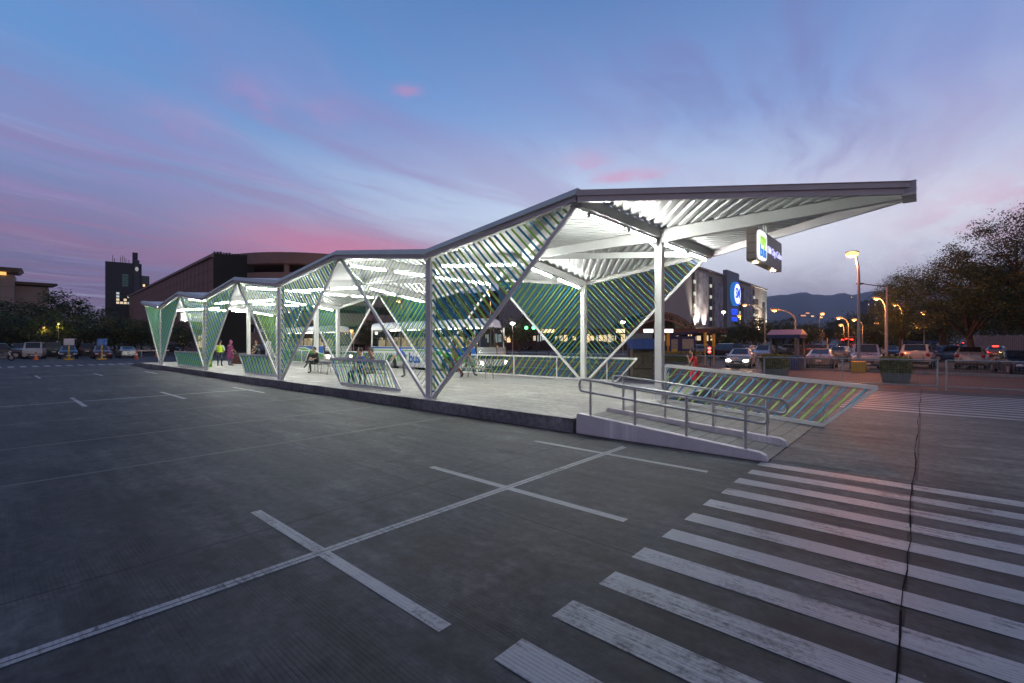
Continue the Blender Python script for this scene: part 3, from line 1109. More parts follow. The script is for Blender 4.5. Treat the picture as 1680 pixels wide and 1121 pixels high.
lf(-5.75, -2.0, -6.6, -2.8, 0.4, R(-58), -1, 'low slatted fence in front of the bench with two seated people', 2, flip=-1, tilt=60)
lf(-15.3, -11.5, -16.2, -12.4, 0.4, R(-50), -1, 'low slatted fence just right of the green litter bin', 2)
lf(-27.6, -21.3, -28.6, -22.0, 0.4, R(-50), -1, 'long low slatted fence just left of the green litter bin', 3)
lf(-7.7, 1.45, -6.85, 2.33, 8.1, R(50), 1, 'long low slatted fence running in front of the nose of the nearer bus', 4, w=0.07)
lf(-20.9, -14.2, -20.1, -13.35, 8.1, R(50), 1, 'low slatted fence at the back of the platform before the gap between buses', 3, w=0.07)
lf(-31.5, -25.5, -30.7, -24.7, 8.1, R(50), 1, 'low slatted fence at the back of the platform beside the farther bus', 3, w=0.07)
low_fence([(5.22, 0.3), (8.87, 0.045), (9.84, 0.94), (5.22, 1.26)], 4.02, R(50), -1, 'low slatted fence sloping down along the ramp to a pointed end', [5.26, 8.87], w=0.085, pitch=0.145, tilt=38)


# ------------------------------------------------------------------ hanging signs
SIGNB = mat('dark_bronze_sign', (0.3, 0.26, 0.23), 0.4, metal=0.3, var=0.08)
LOGOW = mat('lit_white_panel', (0.8, 0.8, 0.8), 0.3, var=0, emit=(1, 1, 1), estr=1.0)
LOGOG = mat('lit_green_letter', (0.3, 0.6, 0.02), 0.3, var=0, emit=(0.33, 0.7, 0.01), estr=0.9)
LOGOB = mat('lit_blue_letter', (0.01, 0.2, 0.6), 0.3, var=0, emit=(0.0, 0.2, 0.62), estr=0.9)
LETW = mat('lit_violet_white_letter', (0.7, 0.7, 0.8), 0.3, var=0, emit=(0.5, 0.5, 1.0), estr=1.3)
SPOTW = emis('warm_spot_lens', (1.0, 0.72, 0.42), 9.0)


def rrect(cx, cz, w, h, r, n=5):
    pts = []
    for (sx, sz, a0) in ((1, 1, 0), (-1, 1, 90), (-1, -1, 180), (1, -1, 270)):
        for k in range(n + 1):
            a = R(a0 + 90 * k / n)
            pts.append((cx + sx * (w / 2 - r) + r * math.cos(a), cz + sz * (h / 2 - r) + r * math.sin(a)))
    return pts


def hanging_sign(x, label, zc=4.12):
    y0, y1, hgt, th = 2.95, 5.45, 0.75, 0.2
    t = thing('hanging_sign', label, 'sign', (x, (y0 + y1) / 2, zc), 0, 'hanging stop signs under the canopy tips')
    # local: x thickness, y along, z up
    F = Matrix(((0, 0, 1, 0), (1, 0, 0, 0), (0, 1, 0, 0), (0, 0, 0, 1)))   # (a,b,c)->(c,a,b)
    L = y1 - y0
    mb = MB()
    mb.prism(rrect(0, 0, L, hgt, 0.07), -th / 2, th / 2, 0, F)
    hs = mb.build('housing', SIGNB, t, 35)
    mb = MB()
    for kz in (-.2, 0.02, .22):
        mb.box((0, -L / 2 - .004, kz), (th * .8, 0.006, 0.008))
    mb.build('seam', BLACK, hs)
    for sx in (1, -1):
        G = F if sx > 0 else Matrix.Rotation(PI, 4, 'Z') @ F
        mb = MB()
        mb.prism(rrect(-L / 2 + .42, 0, .72, .66, .16), th / 2 + .002, th / 2 + .045, 0, G)
        lg = mb.build('logo_panel', LOGOW, t, 40)
        d = th / 2 + .048
        # rounded logo word: 'my' over 'bus'
        Z = G @ Matrix.Translation((-L / 2 + .42, .125, d))
        lettering('logo_my', 'my', 0.4, Z, LOGOG, lg, 0.012, 0.012, width=.5)
        Z = G @ Matrix.Translation((-L / 2 + .42, -.15, d))
        lettering('logo_bus', 'bus', 0.36, Z, LOGOB, lg, 0.012, 0.01, width=.54)
        Z = G @ Matrix.Translation((.44, -.0, th / 2 + .012))
        lettering('place_name', 'SM City Cebu', 0.23, Z, LETW, t, 0.014, 0.001, width=1.42)
    for yy in (-L / 2 + .35, .75):
        mb = MB()
        mb.tube([(0, yy, -hgt / 2 - .02), (0, yy, -hgt / 2)], 0.06, 12)
        mb.build('spot_lens', SPOTW, t)
        point_light('sign_spot', (0, yy, -hgt / 2 - .06), (1, .75, .45), 3, t, 0.03)
    for yy in (-.13, .13):
        mb = MB()
        mb.tube([(0, yy, hgt / 2 - .01), (0, yy, hgt / 2 + .3)], 0.018, 8)
        mb.build('hanger', WHITE, t)


hanging_sign(7.66, 'lit bronze stop sign hanging over the ramp against the sky')
hanging_sign(-38.0, 'lit bronze stop sign at the far end of the shelter, seen through slats')
# ------------------------------------------------------------------ cars
CGLASS = mat('car_glass', (0.012, 0.016, 0.02), 0.06, var=0, spec=0.8)
CHROME = mat('chrome', (0.5, 0.5, 0.5), 0.15, metal=1.0, var=0)
HEADL = mat('headlamp_lens', (0.5, 0.52, 0.55), 0.1, var=0, spec=0.8)
TAILL = mat('tail_lamp_lens', (0.25, 0.01, 0.012), 0.15, var=0)
HEAD_ON = emis('headlamp_lit', (1.0, 0.82, 0.55), 40.0)
TAIL_ON = emis('tail_lamp_lit', (1.0, 0.03, 0.015), 9.0)
PLATE = mat('number_plate', (0.6, 0.6, 0.56), 0.5, var=0.1)
AMBER = mat('amber_lens', (0.5, 0.16, 0.01), 0.2, var=0)


def paint(name, c, metal=0.3):
    return mat(name, c, 0.28, metal=metal, var=0.05, scale=1.5, coat=0.6)


P_WHITE = paint('white_car_paint', (0.42, 0.41, 0.39), 0.0)
P_SILVER = paint('silver_car_paint', (0.24, 0.245, 0.25), 0.5)
P_GREY = paint('grey_car_paint', (0.16, 0.17, 0.18), 0.4)
P_BLACK = paint('black_car_paint', (0.014, 0.014, 0.016), 0.1)
P_RED = paint('dark_red_car_paint', (0.09, 0.012, 0.014), 0.2)
P_BLUE = paint('dark_blue_car_paint', (0.008, 0.018, 0.045), 0.3)
P_MID = paint('mid_blue_car_paint', (0.06, 0.12, 0.25), 0.3)
P_GREEN = paint('dark_green_car_paint', (0.01, 0.05, 0.035), 0.2)
P_BEIGE = paint('champagne_car_paint', (0.42, 0.36, 0.28), 0.4)
P_PINK = paint('pale_car_paint', (0.33, 0.27, 0.26), 0.1)

# stations: x, z bottom, z belt, half width, z top, half width at top ; marks name the cowl / roof / deck stations
KINDS = {
    'sedan': dict(st=[(2.2, .32, .60, .66, .63, .55), (2.1, .2, .70, .79, .74, .7), (1.35, .18, .86, .85, .9, .74), (.85, .18, .92, .85, .98, .72), (.12, .18, .95, .85, 1.42, .58), (-.78, .18, .96, .85, 1.42, .57), (-1.5, .18, .97, .84, 1.06, .68), (-2.08, .22, .92, .79, .99, .66), (-2.2, .34, .84, .7, .88, .6)], marks=(3, 4, 5, 6), wb=1.32, r=.31),
    'hatch': dict(st=[(1.95, .32, .6, .66, .63, .55), (1.86, .2, .7, .78, .75, .68), (1.25, .18, .88, .83, .94, .72), (.92, .18, .94, .83, 1.02, .7), (.2, .18, .97, .83, 1.5, .58), (-1.25, .18, 1.0, .83, 1.48, .56), (-1.75, .2, 1.0, .81, 1.1, .66), (-1.88, .24, .9, .78, .96, .66), (-1.93, .34, .8, .7, .84, .6)], marks=(3, 4, 5, 6), wb=1.22, r=.3),
    'suv': dict(st=[(2.3, .4, .78, .74, .82, .62), (2.2, .3, .92, .86, .97, .76), (1.45, .28, 1.08, .91, 1.13, .8), (1.05, .28, 1.12, .91, 1.18, .78), (.45, .28, 1.14, .91, 1.78, .68), (-1.9, .28, 1.15, .91, 1.78, .67), (-2.2, .3, 1.14, .89, 1.26, .76), (-2.26, .32, 1.0, .87, 1.08, .75), (-2.3, .42, .9, .8, .94, .7)], marks=(3, 4, 5, 6), wb=1.4, r=.38),
    'wagon': dict(st=[(2.15, .32, .66, .7, .7, .58), (2.06, .22, .78, .82, .83, .72), (1.5, .2, .94, .86, 1.0, .74), (1.2, .2, .98, .86, 1.06, .73), (.4, .2, 1.0, .86, 1.62, .62), (-1.65, .2, 1.03, .86, 1.6, .6), (-2.0, .22, 1.04, .84, 1.2, .7), (-2.1, .25, .92, .82, 1.0, .7), (-2.15, .36, .82, .74, .88, .64)], marks=(3, 4, 5, 6), wb=1.35, r=.33),
    'van': dict(st=[(2.2, .34, .9, .78, .95, .7), (2.14, .24, 1.02, .84, 1.08, .76), (2.0, .22, 1.08, .85, 1.16, .76), (1.9, .22, 1.1, .85, 1.2, .76), (1.4, .22, 1.12, .85, 1.92, .7), (-2.0, .22, 1.12, .85, 1.95, .7), (-2.16, .24, 1.1, .84, 1.3, .76), (-2.2, .28, .95, .83, 1.1, .76), (-2.22, .36, .85, .8, .9, .74)], marks=(3, 4, 5, 6), wb=1.3, r=.32),
}
CARM = {}


def car_meshes(kind):
    if kind in CARM:
        return CARM[kind]
    K = KINDS[kind]
    st, (ic, irf, irr, ide) = K['st'], K['marks']
    S = []
    for (x, zb, zbt, w, zt, wt) in st:
        half = [(w * .86, zb), (w * .97, zb + .1), (w, (zb + zbt) / 2), (w * .985, zbt - .06), (w * .955, zbt), (wt, zt - .05), (wt * .82, zt - .005)]
        S.append([(x, -a, b) for a, b in half] + [(x, a, b) for a, b in half[::-1]])
    body = MB().loft(S)
    out = {}
    bm_ = body.mesh(kind + '_body', [P_WHITE], 38)
    out['body'] = bm_

    def samp(x):
        for a, b in zip(st, st[1:]):
            if b[0] <= x <= a[0]:
                f = (a[0] - x) / (a[0] - b[0] + 1e-9)
                return [p + (q - p) * f for p, q in zip(a, b)]
        return list(st[-1] if x < 0 else st[0])

    def side(x, t, s, off=.014):
        _, zb, zbt, w, zt, wt = samp(x)
        a, b = w * .955, wt
        return V((x, s * (a + (b - a) * t + off), zbt + (zt - .05 - zbt) * t + off * .3))
    xc, xrf, xrr, xd = st[ic][0], st[irf][0], st[irr][0], st[ide][0]
    win = []
    for s in (-1, 1):
        xb = (xrf + xrr) / 2 - .05
        A = [side(xc - .16, .1, s), side(xb + .04, .1, s), side(xb + .04, .88, s), side(xrf + .02, .88, s)]
        B = [side(xb - .04, .1, s), side(xd + .2, .12, s), side(xrr - .03, .86, s), side(xb - .04, .88, s)]
        for poly in (A, B):
            m = MB()
            m.add(poly, [(0, 1, 2, 3)])
            win.append(m.mesh('window', [CGLASS], fix=False))
    out['windows'] = win

    def screen(i, j):
        a, b = st[i], st[j]
        p = [V((a[0], -a[5] * .8, a[4])), V((a[0], a[5] * .8, a[4])), V((b[0], b[5] * .78, b[4])), V((b[0], -b[5] * .78, b[4]))]
        n = (p[1] - p[0]).cross(p[3] - p[0]).normalized()
        if n.z < 0:
            n = -n
        c0 = [p[0].lerp(p[3], .06), p[1].lerp(p[2], .06), p[1].lerp(p[2], .93), p[0].lerp(p[3], .93)]
        c0[2] = c0[2].lerp(c0[3], -.04)
        c0[3] = c0[3].lerp(c0[2], -.02)
        m = MB()
        m.add([q + n * .016 for q in c0], [(0, 1, 2, 3)])
        return m
    out['windscreen'] = screen(ic, irf).mesh('windscreen', [CGLASS], fix=False)
    out['rear_window'] = screen(ide, irr).mesh('rear_window', [CGLASS], fix=False)
    r = K['r']
    ty = MB()
    ty.tube([(0, -.1, 0), (0, -.085, 0), (0, .085, 0), (0, .1, 0)], [r * .93, r, r, r * .93], 20)
    out['tyre'] = ty.mesh('tyre', [TYRE], 40)
    rm = MB()
    rm.tube([(0, -.106, 0), (0, .106, 0)], r * .62, 16)
    out['rim'] = rm.mesh('rim', [RIM], 40)
    ar = MB()
    wmax = max(a[3] for a in st)
    ar.tube([(0, -.012, 0), (0, .012, 0)], r * 1.17, 20)
    out['arch'] = ar.mesh('wheel_arch', [BLACK], 40)
    out['wmax'] = wmax
    f1, r1 = st[1], st[-2]
    hl = MB()
    hl.ball((0, 0, 0), 1, 10, 6, s=(.1, .19, .085))
    out['head'] = hl.mesh('headlight', [HEADL], 60)
    tl = MB()
    tl.ball((0, 0, 0), 1, 10, 6, s=(.07, .12, .13 if kind in ('suv', 'van', 'wagon') else .085))
    out['tail'] = tl.mesh('tail_light', [TAILL], 60)
    out['hp'] = (f1[0] + .06, f1[3] * .72, (f1[2] + f1[1]) / 2 + .12)
    out['tp'] = (r1[0] - .075, r1[3] * .82, r1[2] - .1 if kind in ('sedan', 'hatch') else r1[2] + .02)
    gr = MB()
    gr.box((f1[0] + .075, 0, f1[1] + .26), (.1, f1[3] * .9, .15))
    gr.box((f1[0] + .06, 0, f1[1] + .07), (.1, f1[3] * 1.3, .1))
    out['grille'] = gr.mesh('grille', [BLACK])
    bp = MB()
    bp.box((r1[0] - .04, 0, r1[1] + .12), (.14, r1[3] * 1.8, .16))
    out['bumper'] = bp.mesh('bumper', [BLACK])
    pl = MB()
    pl.box((0, 0, 0), (.015, .36, .13))
    out['plate'] = pl.mesh('number_plate', [PLATE])
    mi = MB()
    mi.ball((0, 0, 0), 1, 8, 6, s=(.06, .11, .075))
    out['mirror'] = mi.mesh('mirror', [P_WHITE], 60)
    CARM[kind] = out
    return out


def lk(name, me, parent, loc=(0, 0, 0), rz=0, m=None):
    o = bpy.data.objects.new(name, me)
    COL.objects.link(o)
    o.parent = parent
    o.location = loc
    o.rotation_euler = (0, 0, rz)
    if m is not None:
        o.material_slots[0].link = 'OBJECT'
        o.material_slots[0].material = m
    return o


def car(kind, pm, loc, head, label, group, lit=0, tail=0, far_=False, cat='car', scale=1.0, name=None, sparewheel=False):
    """head: heading in degrees, 0 = +x"""
    M = car_meshes(kind)
    K = KINDS[kind]
    t = thing(name or {'sedan': 'parked_car', 'hatch': 'parked_car', 'suv': 'parked_suv', 'wagon': 'parked_car', 'van': 'parked_van'}[kind], label, cat, loc, R(head), group)
    t.scale = (scale,) * 3
    b = lk('body', M['body'], t, m=pm)
    lk('windscreen', M['windscreen'], t)
    lk('rear_window', M['rear_window'], t)
    for w in M['windows']:
        lk('window', w, t)
    for sx in (-1, 1):
        for s in (-1, 1):
            w = lk('tyre', M['tyre'], t, (sx * K['wb'], s * (M['wmax'] - .1), K['r']))
            w.name = 'wheel'
            if not far_:
                lk('rim', M['rim'], w)
    for sx in (-1, 1):
        for s in (-1, 1):
            lk('wheel_arch', M['arch'], t, (sx * K['wb'], s * (M['wmax'] - .008), K['r']))
    hx, hy, hz_ = M['hp']
    tx, ty, tz = M['tp']
    for s in (-1, 1):
        lk('headlight', M['head'], t, (hx, s * hy, hz_), m=HEAD_ON if lit else None)
        lk('tail_light', M['tail'], t, (tx, s * ty, tz), m=TAIL_ON if tail else None)
        if not far_:
            lk('mirror', M['mirror'], t, (K['st'][3][0] - .2, s * (M['wmax'] + .06), K['st'][3][2] + .06), m=pm)
        if lit:
            o = point_light('headlight_beam', (hx + .35, s * hy, hz_), (1, .8, .55), lit, t, 0.05, (R(100), (1, 0, -.12)))
        if tail >= 4 and s > 0:
            bl = MB()
            bl.box((K['st'][K['marks'][2]][0] - .14, 0, K['st'][K['marks'][2]][4] + .0), (.1, .5, .09))
            bl.build('brake_light', TAIL_ON, t)
        if tail:
            point_light('tail_glow', (tx - .4, s * ty, tz), (1, .05, .02), tail, t, 0.05)
    lk('grille', M['grille'], t)
    lk('bumper', M['bumper'], t)
    f1, r1 = K['st'][1], K['st'][-2]
    lk('number_plate', M['plate'], t, (r1[0] - .125, 0, (r1[1] + r1[2]) / 2 + .05))
    lk('number_plate', M['plate'], t, (f1[0] + .13, 0, f1[1] + .18))
    if sparewheel:
        sw = MB()
        sw.tube([(r1[0] - .32, -.12, .95), (r1[0] - .28, -.12, .95), (r1[0] - .1, -.12, .95)], [.3, .38, .38], 24)
        sw.build('spare_wheel_cover', pm, t, 40)
    return t


GL = 'cars parked along the far side of the lot by the trees'
GR = 'cars beyond the service road under the orange lamps'


def cp(x, y, dF=0.0):
    p = at(x, y)
    d = V((p.x - CAMX, p.y - CAMY, 0)).normalized()
    return p + d * dF


# left row (they face the shelter or show their backs)
car('suv', P_BLACK, cp(2, 589, 2.2), 75, 'black SUV cut by the edge of the photo beside the motorcycle', GL)
car('sedan', P_WHITE, cp(22, 584, 3), 10, 'white car with blazing headlights behind the motorcycle', GL, lit=25)
car('suv', P_GREY, cp(33, 587, 3), -5, 'dark grey SUV half hidden behind the white van', GL)
car('van', P_WHITE, cp(57, 589, 2), -8, 'boxy white van facing the lot behind an orange cone', GL, cat='van')
car('van', P_GREEN, cp(88, 586, 3), 176, 'dark green van between the white van and the dark blue hatchback', GL, cat='van')
car('hatch', P_BLUE, cp(112, 589, 2), -4, 'dark blue hatchback behind the white notice board', GL)
car('suv', P_BLACK, cp(144, 585, 4), 172, 'black SUV between the dark blue and the dark red hatchbacks', GL)
car('hatch', P_RED, cp(166, 589, 2), -2, 'dark red hatchback behind the blue notice board', GL)
car('suv', P_PINK, cp(182, 579, 3), -6, 'pale SUV behind the dark red hatchback', GL)
car('sedan', P_SILVER, cp(207, 588, 2), 178, 'silver sedan seen from behind, next to the orange cone nearest the shelter', GL)
car('wagon', P_PINK, cp(221, 579.5, 2), 62, 'pale wagon standing broadside behind the silver sedan', GL)
car('suv', P_GREY, cp(248, 578.5, 2), 30, 'grey SUV beside the far tip of the shelter', GL)
car('wagon', P_BLACK, cp(288, 580, 2), 20, 'black wagon seen through the open bay at the far end of the shelter', GL)

for (x, y, d, kd, pm, hd, lb) in ((14, 580, 4, 'wagon', P_SILVER, 15, 'silver wagon farther back behind the white car with blazing headlights'),
                                  (72, 579, 4, 'sedan', P_GREY, 165, 'grey sedan low behind the boxy white van'),
                                  (134, 579, 5, 'wagon', P_WHITE, 170, 'pale wagon half hidden behind the black SUV'),
                                  (203, 577, 5, 'wagon', P_GREY, 20, 'grey wagon in the back row above the silver sedan')):
    car(kd, pm, cp(x, y, d), hd, lb, GL, far_=True)

# right: beyond the service road
car('sedan', P_WHITE, cp(1216, 604, 1.5), -82, 'white sedan driving this way with both headlights blazing', GR, lit=55, name='moving_car')
car('wagon', P_SILVER, cp(1254, 592, 2), -88, 'silver wagon just behind the car with blazing headlights', GR)
car('suv', P_BLACK, cp(1190, 590, 2), 150, 'black SUV passing between the yellow posts and the headlights', GR, tail=0)
car('wagon', P_GREY, cp(1140, 586, 3), 170, 'dark grey wagon behind the blue guard booth', GR)
car('sedan', P_SILVER, cp(1349, 606, 2), 92, 'silver sedan seen from behind, framed by the mesh fence left of the tall lamp', GR)
car('hatch', P_GREY, cp(1381, 594, 2), 84, 'grey hatchback between the silver sedan and the tall orange lamp', GR)
car('suv', P_SILVER, cp(1420, 608, 2), -84, 'silver blue SUV facing this way beside the yellow lamp foot', GR)
car('sedan', P_BEIGE, cp(1325, 579, 2), 190, 'champagne sedan broadside beyond the guard booth with a glass window', GR)
car('sedan', P_SILVER, cp(1350, 577, 2), 215, 'silver sedan with one glinting headlight behind the champagne sedan', GR, lit=6)
car('wagon', P_WHITE, cp(1290, 582, 2), 200, 'white wagon seen through the window of the guard booth', GR)
t = car('van', P_GREY, cp(1396, 579, 2), 84, 'tall grey van braking with a row of red roof lights behind the tall lamp', GR, tail=14, cat='van', scale=1.3)
for yy in (-.5, 0, .5):
    mb = MB()
    mb.box((-2.12, yy, 1.86 if yy else 2.05), (.1, .36, .16))
    mb.build('brake_light', TAIL_ON, t)
car('suv', P_WHITE, cp(1506, 605, 2), 86, 'white SUV with a covered spare wheel on its back door', GR, sparewheel=True)
car('wagon', P_MID, cp(1552, 594, 2), 215, 'blue grey wagon broadside beside the SUV with the spare wheel', GR)
car('wagon', P_SILVER, cp(1595, 606, 2), 84, 'silver wagon seen from behind at the foot of the big tree', GR, tail=0)
car('sedan', P_BLUE, cp(1672, 616, 2), -80, 'dark blue sedan facing the fence at the right edge of the photo', GR)
car('van', P_WHITE, cp(1676, 583, 2), 80, 'white van at the right edge of the photo beyond the dark blue sedan', GR, cat='van')
car('wagon', P_BLACK, cp(1627, 582, 2), 78, 'dark wagon with glowing tail lights right of the big tree trunk', GR, tail=14)
car('sedan', P_GREY, cp(1652, 580, 2), 75, 'grey sedan with glowing tail lights next to the white van', GR, tail=14)
k = 0
far_cars = [
    (1282, 579, P_WHITE, 'sedan', 'distant white sedan left of the guard booth roof post'),
    (1340, 583, P_RED, 'wagon', 'dark red wagon just above the silver sedan framed by the fence'),
    (1385, 583, P_BLACK, 'suv', 'black SUV just above the grey hatchback'),
    (1433, 578, P_SILVER, 'hatch', 'distant silver hatchback braking above the silver blue SUV'),
    (1477, 581, P_GREY, 'wagon', 'grey wagon just left of the blue canvas canopy'),
    (1585, 580, P_BLUE, 'suv', 'distant dark blue SUV braking left of the big tree trunk'),
    (1642, 576.8, P_SILVER, 'wagon', 'distant silver wagon braking before the pale container'),
    (1232, 583, P_WHITE, 'hatch', 'white hatchback in the row between the silver wagon and the headlights'),
    (1598, 578, P_WHITE, 'sedan', 'distant white sedan braking just left of the dark wagon'),
    (1668, 577, P_BLACK, 'suv', 'distant black SUV braking at the right edge of the photo'),
    (1531, 578, P_BLACK, 'wagon', 'distant black wagon in the row right of the blue canvas canopy'),
    (1265, 587, P_SILVER, 'sedan', 'silver sedan between the silver wagon and the guard booth'),
    (1306, 588, P_GREY, 'wagon', 'grey wagon right behind the guard booth'),
    (1440, 583, P_WHITE, 'wagon', 'white wagon close behind the silver blue SUV'),
    (1462, 588, P_BLUE, 'hatch', 'dark blue hatchback between the silver blue SUV and the spare wheel SUV'),
    (1408, 580, P_SILVER, 'sedan', 'silver sedan in the row behind the tall pale lamp pole'),
    (1366, 583, P_WHITE, 'sedan', 'white sedan in the row behind the grey hatchback'),
    (1545, 582, P_SILVER, 'wagon', 'silver wagon in the row above the blue grey wagon'),
    (1574, 584, P_GREY, 'sedan', 'grey sedan just left of the big tree trunk'),
    (1636, 590, P_GREY, 'hatch', 'grey hatchback braking right of the silver wagon under the tree'),
    (1618, 585, P_BLACK, 'wagon', 'black wagon braking behind the big tree trunk'),
    (1460, 576, P_SILVER, 'suv', 'distant silver SUV left of the SUV with the spare wheel'),
    (1490, 570, P_WHITE, 'sedan', 'distant white sedan just above the blue canvas canopy'),
    (1563, 569, P_WHITE, 'van', 'distant white van left of the glowing tail lights'),
    (1628, 572, P_RED, 'sedan', 'distant red sedan between the two pairs of glowing tail lights'),
    (1238, 572, P_WHITE, 'sedan', 'distant white sedan above the silver wagon'),
    (1150, 575, P_SILVER, 'sedan', 'distant silver sedan between the yellow posts and the booth'),
    (1262, 575, P_BLACK, 'sedan', 'black sedan far off between the silver wagon and the guard booth'),
    (1310, 571, P_SILVER, 'wagon', 'distant silver wagon in the row behind the champagne sedan'),
    (1336, 570, P_BLACK, 'sedan', 'distant black sedan in the row left of the red brake lights'),
    (1362, 570, P_WHITE, 'hatch', 'distant white hatchback just left of the red brake lights'),
    (1424, 571, P_WHITE, 'sedan', 'distant white sedan just right of the red brake lights'),
    (1446, 573, P_GREY, 'wagon', 'distant grey wagon above the silver blue SUV'),
    (1520, 572, P_BLUE, 'suv', 'distant dark blue SUV above the SUV with the spare wheel'),
    (1545, 574, P_GREY, 'wagon', 'distant grey wagon above the blue grey wagon'),
    (1580, 573, P_SILVER, 'sedan', 'distant silver sedan left of the big tree trunk'),
    (1210, 574, P_RED, 'wagon', 'distant dark red wagon above the car with blazing headlights'),
    (1180, 573, P_GREY, 'sedan', 'distant grey sedan above the black SUV'),
    (1120, 572, P_BLACK, 'sedan', 'distant black sedan right of the tall shelter column'),
    (1000, 577, P_GREY, 'sedan', 'grey sedan seen through the slats left of the blue shed awning'),
    (930, 576, P_BLACK, 'suv', 'black SUV seen through the slats at the back of the platform'),
    (870, 575, P_BLACK, 'sedan', 'black sedan with red lights beyond the front of the nearer bus'),
    (690, 575, P_SILVER, 'hatch', 'silver hatchback far behind the nearer bus'),
    (590, 577, P_RED, 'sedan', 'dark red sedan in the gap between the two buses'),
]
for (x, y, pm, kd, lb) in far_cars:
    if x > 1180 and y < 576.5:
        y += 6.5
    car(kd, pm, cp(x, y, 2), random.choice([80, 95, -85, 170, 20]), lb, GR, far_=True, tail=5 if x in (870, 1636, 1618, 1580, 1628, 1336, 1598, 1668, 1433, 1585, 1642) else 0, lit=5 if x in (1545, 1310) else 0)

# pickup with a blue canvas canopy
t = car('suv', P_MID, cp(1500, 587, 4), 200, 'blue pickup under a blue canvas canopy behind the SUV with the spare wheel', GR, cat='pickup', name='parked_pickup')
mb = MB()
mb.prism([(-2.5, -.95), (1.0, -.95), (1.0, .95), (-2.5, .95)], 1.8, 2.08)
mb.build('canopy', mat('blue_canvas', (0.02, 0.06, 0.2), 0.7), t, None, True, .05)


# ------------------------------------------------------------------ buses
BUSG = glass_mat('bus_window_glass', (0.8, 0.85, 0.85), 0.75)
BUSW = mat('bus_white_paint', (0.82, 0.82, 0.82), 0.25, var=0.04, coat=0.5)
BUSB = mat('bus_blue_stripe', (0.01, 0.1, 0.4), 0.3, var=0)
BUSGR = mat('bus_green_stripe', (0.06, 0.4, 0.03), 0.3, var=0)
SEAT = mat('beige_seat_cover', (0.45, 0.38, 0.27), 0.8, var=0.15)
BUSL = emis('bus_ceiling_lamp', (1.0, 0.9, 0.72), 14.0)


